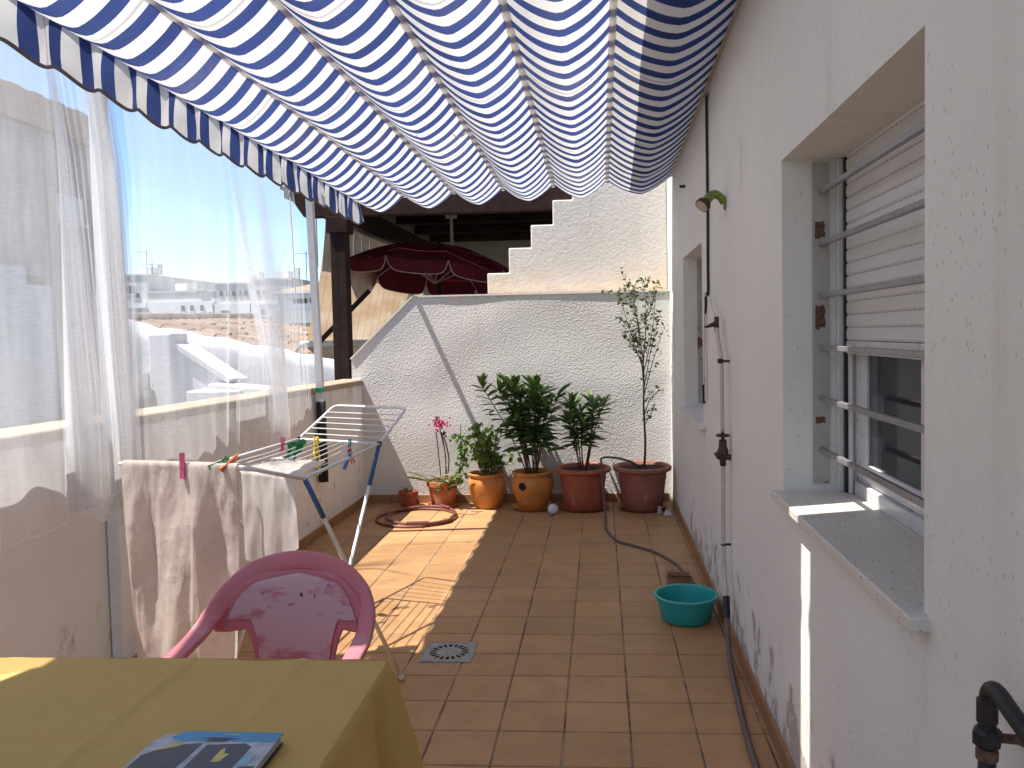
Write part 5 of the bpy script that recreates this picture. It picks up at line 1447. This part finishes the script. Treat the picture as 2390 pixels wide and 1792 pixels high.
MB().tube([(px - .003, 3.86, .25), (px - .01, 3.80, .17)], .0165, 10).build('coupling', M['black'], wp_)
MB().lathe([(.012, 0), (.0135, .004), (.012, .008)], (px, 3.955, .47), 10).build('clip', M['black'], wp_)
MB().tube([(px, 3.955, .475), (.613, 3.955, .475)], .006, 6).build('clip_pin', M['black'], wp_)
MB().tube([(px, 3.955, 1.36), (.613, 3.94, 1.36)], .006, 6).build('clip_pin', M['brass'], wp_)
MB().box((px - .018, 3.945, 1.35), (px + .004, 3.972, 1.372)).build('clip', M['black'], wp_)
h3 = thing('grey_wall_hose', 'grey hose hanging down the house wall along the floor edge', 'hose', (.57, 3.2, 0))
MB().tube(spline([(px - .01, 3.80, .17), (.555, 3.66, .07), (.545, 3.50, .020), (.53, 3.25, .013), (.515, 3.0, .013), (.51, 2.75, .013), (.52, 2.4, .013), (.53, 2.0, .013)], 8), .0125, 10).build('tube', M['grey_hose'], h3, smooth=True)
ta = thing('wall_tap', 'small dark tap at the top of the pale pipe', 'tap', (.58, 4.11, 1.5))
MB().tube([(px, 4.11, 1.50), (px, 4.11, 1.575)], .012, 10).build('body', M['brass'], ta, smooth=True)
MB().tube([(px - .004, 4.115, 1.54), (px - .05, 4.16, 1.525)], [.014, .006], 8).build('lever', M['brass'], ta, smooth=True)
MB().tube(spline([(px, 4.11, 1.575), (px + .005, 4.3, 1.62), (px + .02, 4.5, 1.70)], 6), .0035, 6).build('thin_tube', M['pipe_white'], ta)
cb = thing('wall_cable', 'black cable running down the house wall beside the far window', 'cable', (.6, 4.6, 1.2))
MB().tube(spline([(.600, 4.56, 2.79), (.604, 4.60, 2.6), (.604, 4.595, 2.2), (.604, 4.61, 1.9), (.604, 4.615, 1.72), (.600, 4.66, 1.715)], 8), .008, 8).build('cable', M['black'], cb, smooth=True)
MB().tube([(.606, 4.735, 1.70), (.606, 4.80, 1.30), (.606, 4.815, 1.19)], .007, 8).build('lower_cable', M['black'], cb)
MB().box((.601, 4.745, 1.10), (.6145, 4.79, 1.72)).build('trunking', M['window_white'], cb)
MB().tube([(.60, 4.83, 1.19), (.604, 4.845, 1.08)], .008, 8).build('cable_end', M['black'], cb)
MB().box((.594, 4.55, 2.78), (.613, 4.58, 2.80)).build('clip', M['alu'], cb)
LC = Vector((.612, 4.03, 2.12)); LS = lambda p: LC + (Vector(p) - LC)*.64
wl = thing('green_wall_lamp', 'faded green swan-neck spot lamp on the house wall under the awning', 'wall lamp', (.6, 4.05, 2.1))
m = MB().lathe([(.001, .010), (.030, .010), (.042, .004), (.042, 0)], (0, 0, 0), 18); q = Matrix.Translation((.612, 4.03, 2.12)) @ Matrix.Rotation(R_(-90), 4, 'Y') @ Matrix.Scale(1.3, 4, (1, 0, 0))
m.v = [tuple(LS(q @ Vector(v))) for v in m.v]; m.build('wall_plate', M['lamp_green'], wl, smooth=True)
nk = spline([LS(p) for p in [(.605, 4.03, 2.12), (.575, 4.025, 2.165), (.535, 4.015, 2.185), (.495, 4.00, 2.165), (.462, 3.985, 2.125)]], 6)
MB().tube(nk, [.017 + .007*i/(len(nk)-1) for i in range(len(nk))], 14).build('neck', M['lamp_green'], wl, smooth=True)
dd = Vector((-.55, -.35, -.62)).normalized(); hc = LS((.462, 3.985, 2.125))
MB().tube([hc + dd*-.004, hc + dd*.012, hc + dd*.032], [.025, .036, .037], 18).build('shade', M['brass'], wl, smooth=True)
MB().tube([hc + dd*.0315, hc + dd*.036], [.032, .029], 18).build('lens', M['lamp_glass'], wl)
hk = thing('wall_hook', 'small dark hook stud on the wall just under the awning edge', 'hook', (.6, 6.0, 2.7))
MB().tube([(.614, 5.85, 2.52), (.575, 5.85, 2.52)], .01, 8).build('stud', M['brass'], hk)
MB().add([(.6141, 3.585, 2.33), (.6141, 3.589, 2.33), (.6141, 3.592, 2.13), (.6141, 3.605, 2.11), (.6141, 3.603, 2.11), (.6141, 3.588, 2.13)], ((0,1,2,5),(2,3,4,5))).build('plaster_crack', M['black'], house, fix=False)
# dark pipe, lower right
dp = thing('gas_pipe', 'thick dark pipe elbow standing off the wall at the lower right', 'pipe', (.57, 1.22, .8))
gx = .565
MB().tube([(gx, 1.232, 0), (gx, 1.232, .90)], .0125, 12).build('riser', M['dark_pipe'], dp, smooth=True)
MB().tube(spline([(gx, 1.232, .90), (gx, 1.230, .952), (gx, 1.222, .972), (gx, 1.20, .978), (gx, 1.16, .968), (gx + .005, 1.10, .945), (gx + .01, 1.0, .90), (gx + .015, .85, .87)], 6), .0125, 12).build('bent_hose', M['dark_pipe'], dp, smooth=True)
MB().tube([(gx, 1.232, .918), (gx, 1.232, .92), (gx, 1.232, .953), (gx, 1.232, .955)], [.013, .0150, .0150, .013], 12).build('collar', M['dark_pipe'], dp)
MB().tube([(gx, 1.232, .882), (gx, 1.232, .888), (gx, 1.232, .905), (gx, 1.232, .911)], [.015, .0215, .0215, .0155], 6).build('hex_nut', M['dark_pipe'], dp)
MB().tube([(gx, 1.232, .861), (gx, 1.232, .864), (gx, 1.232, .877), (gx, 1.232, .88)], [.013, .0158, .0158, .013], 14).build('ring', M['rust'], dp)
MB().tube([(gx, 1.232, .897), (.604, 1.222, .898), (.6135, 1.22, .898)], [.0075, .0075, .012], 8).build('stand_off', M['rust'], dp, smooth=True)

for o in bpy.data.objects:
    if '_o' in o: del o['_o']
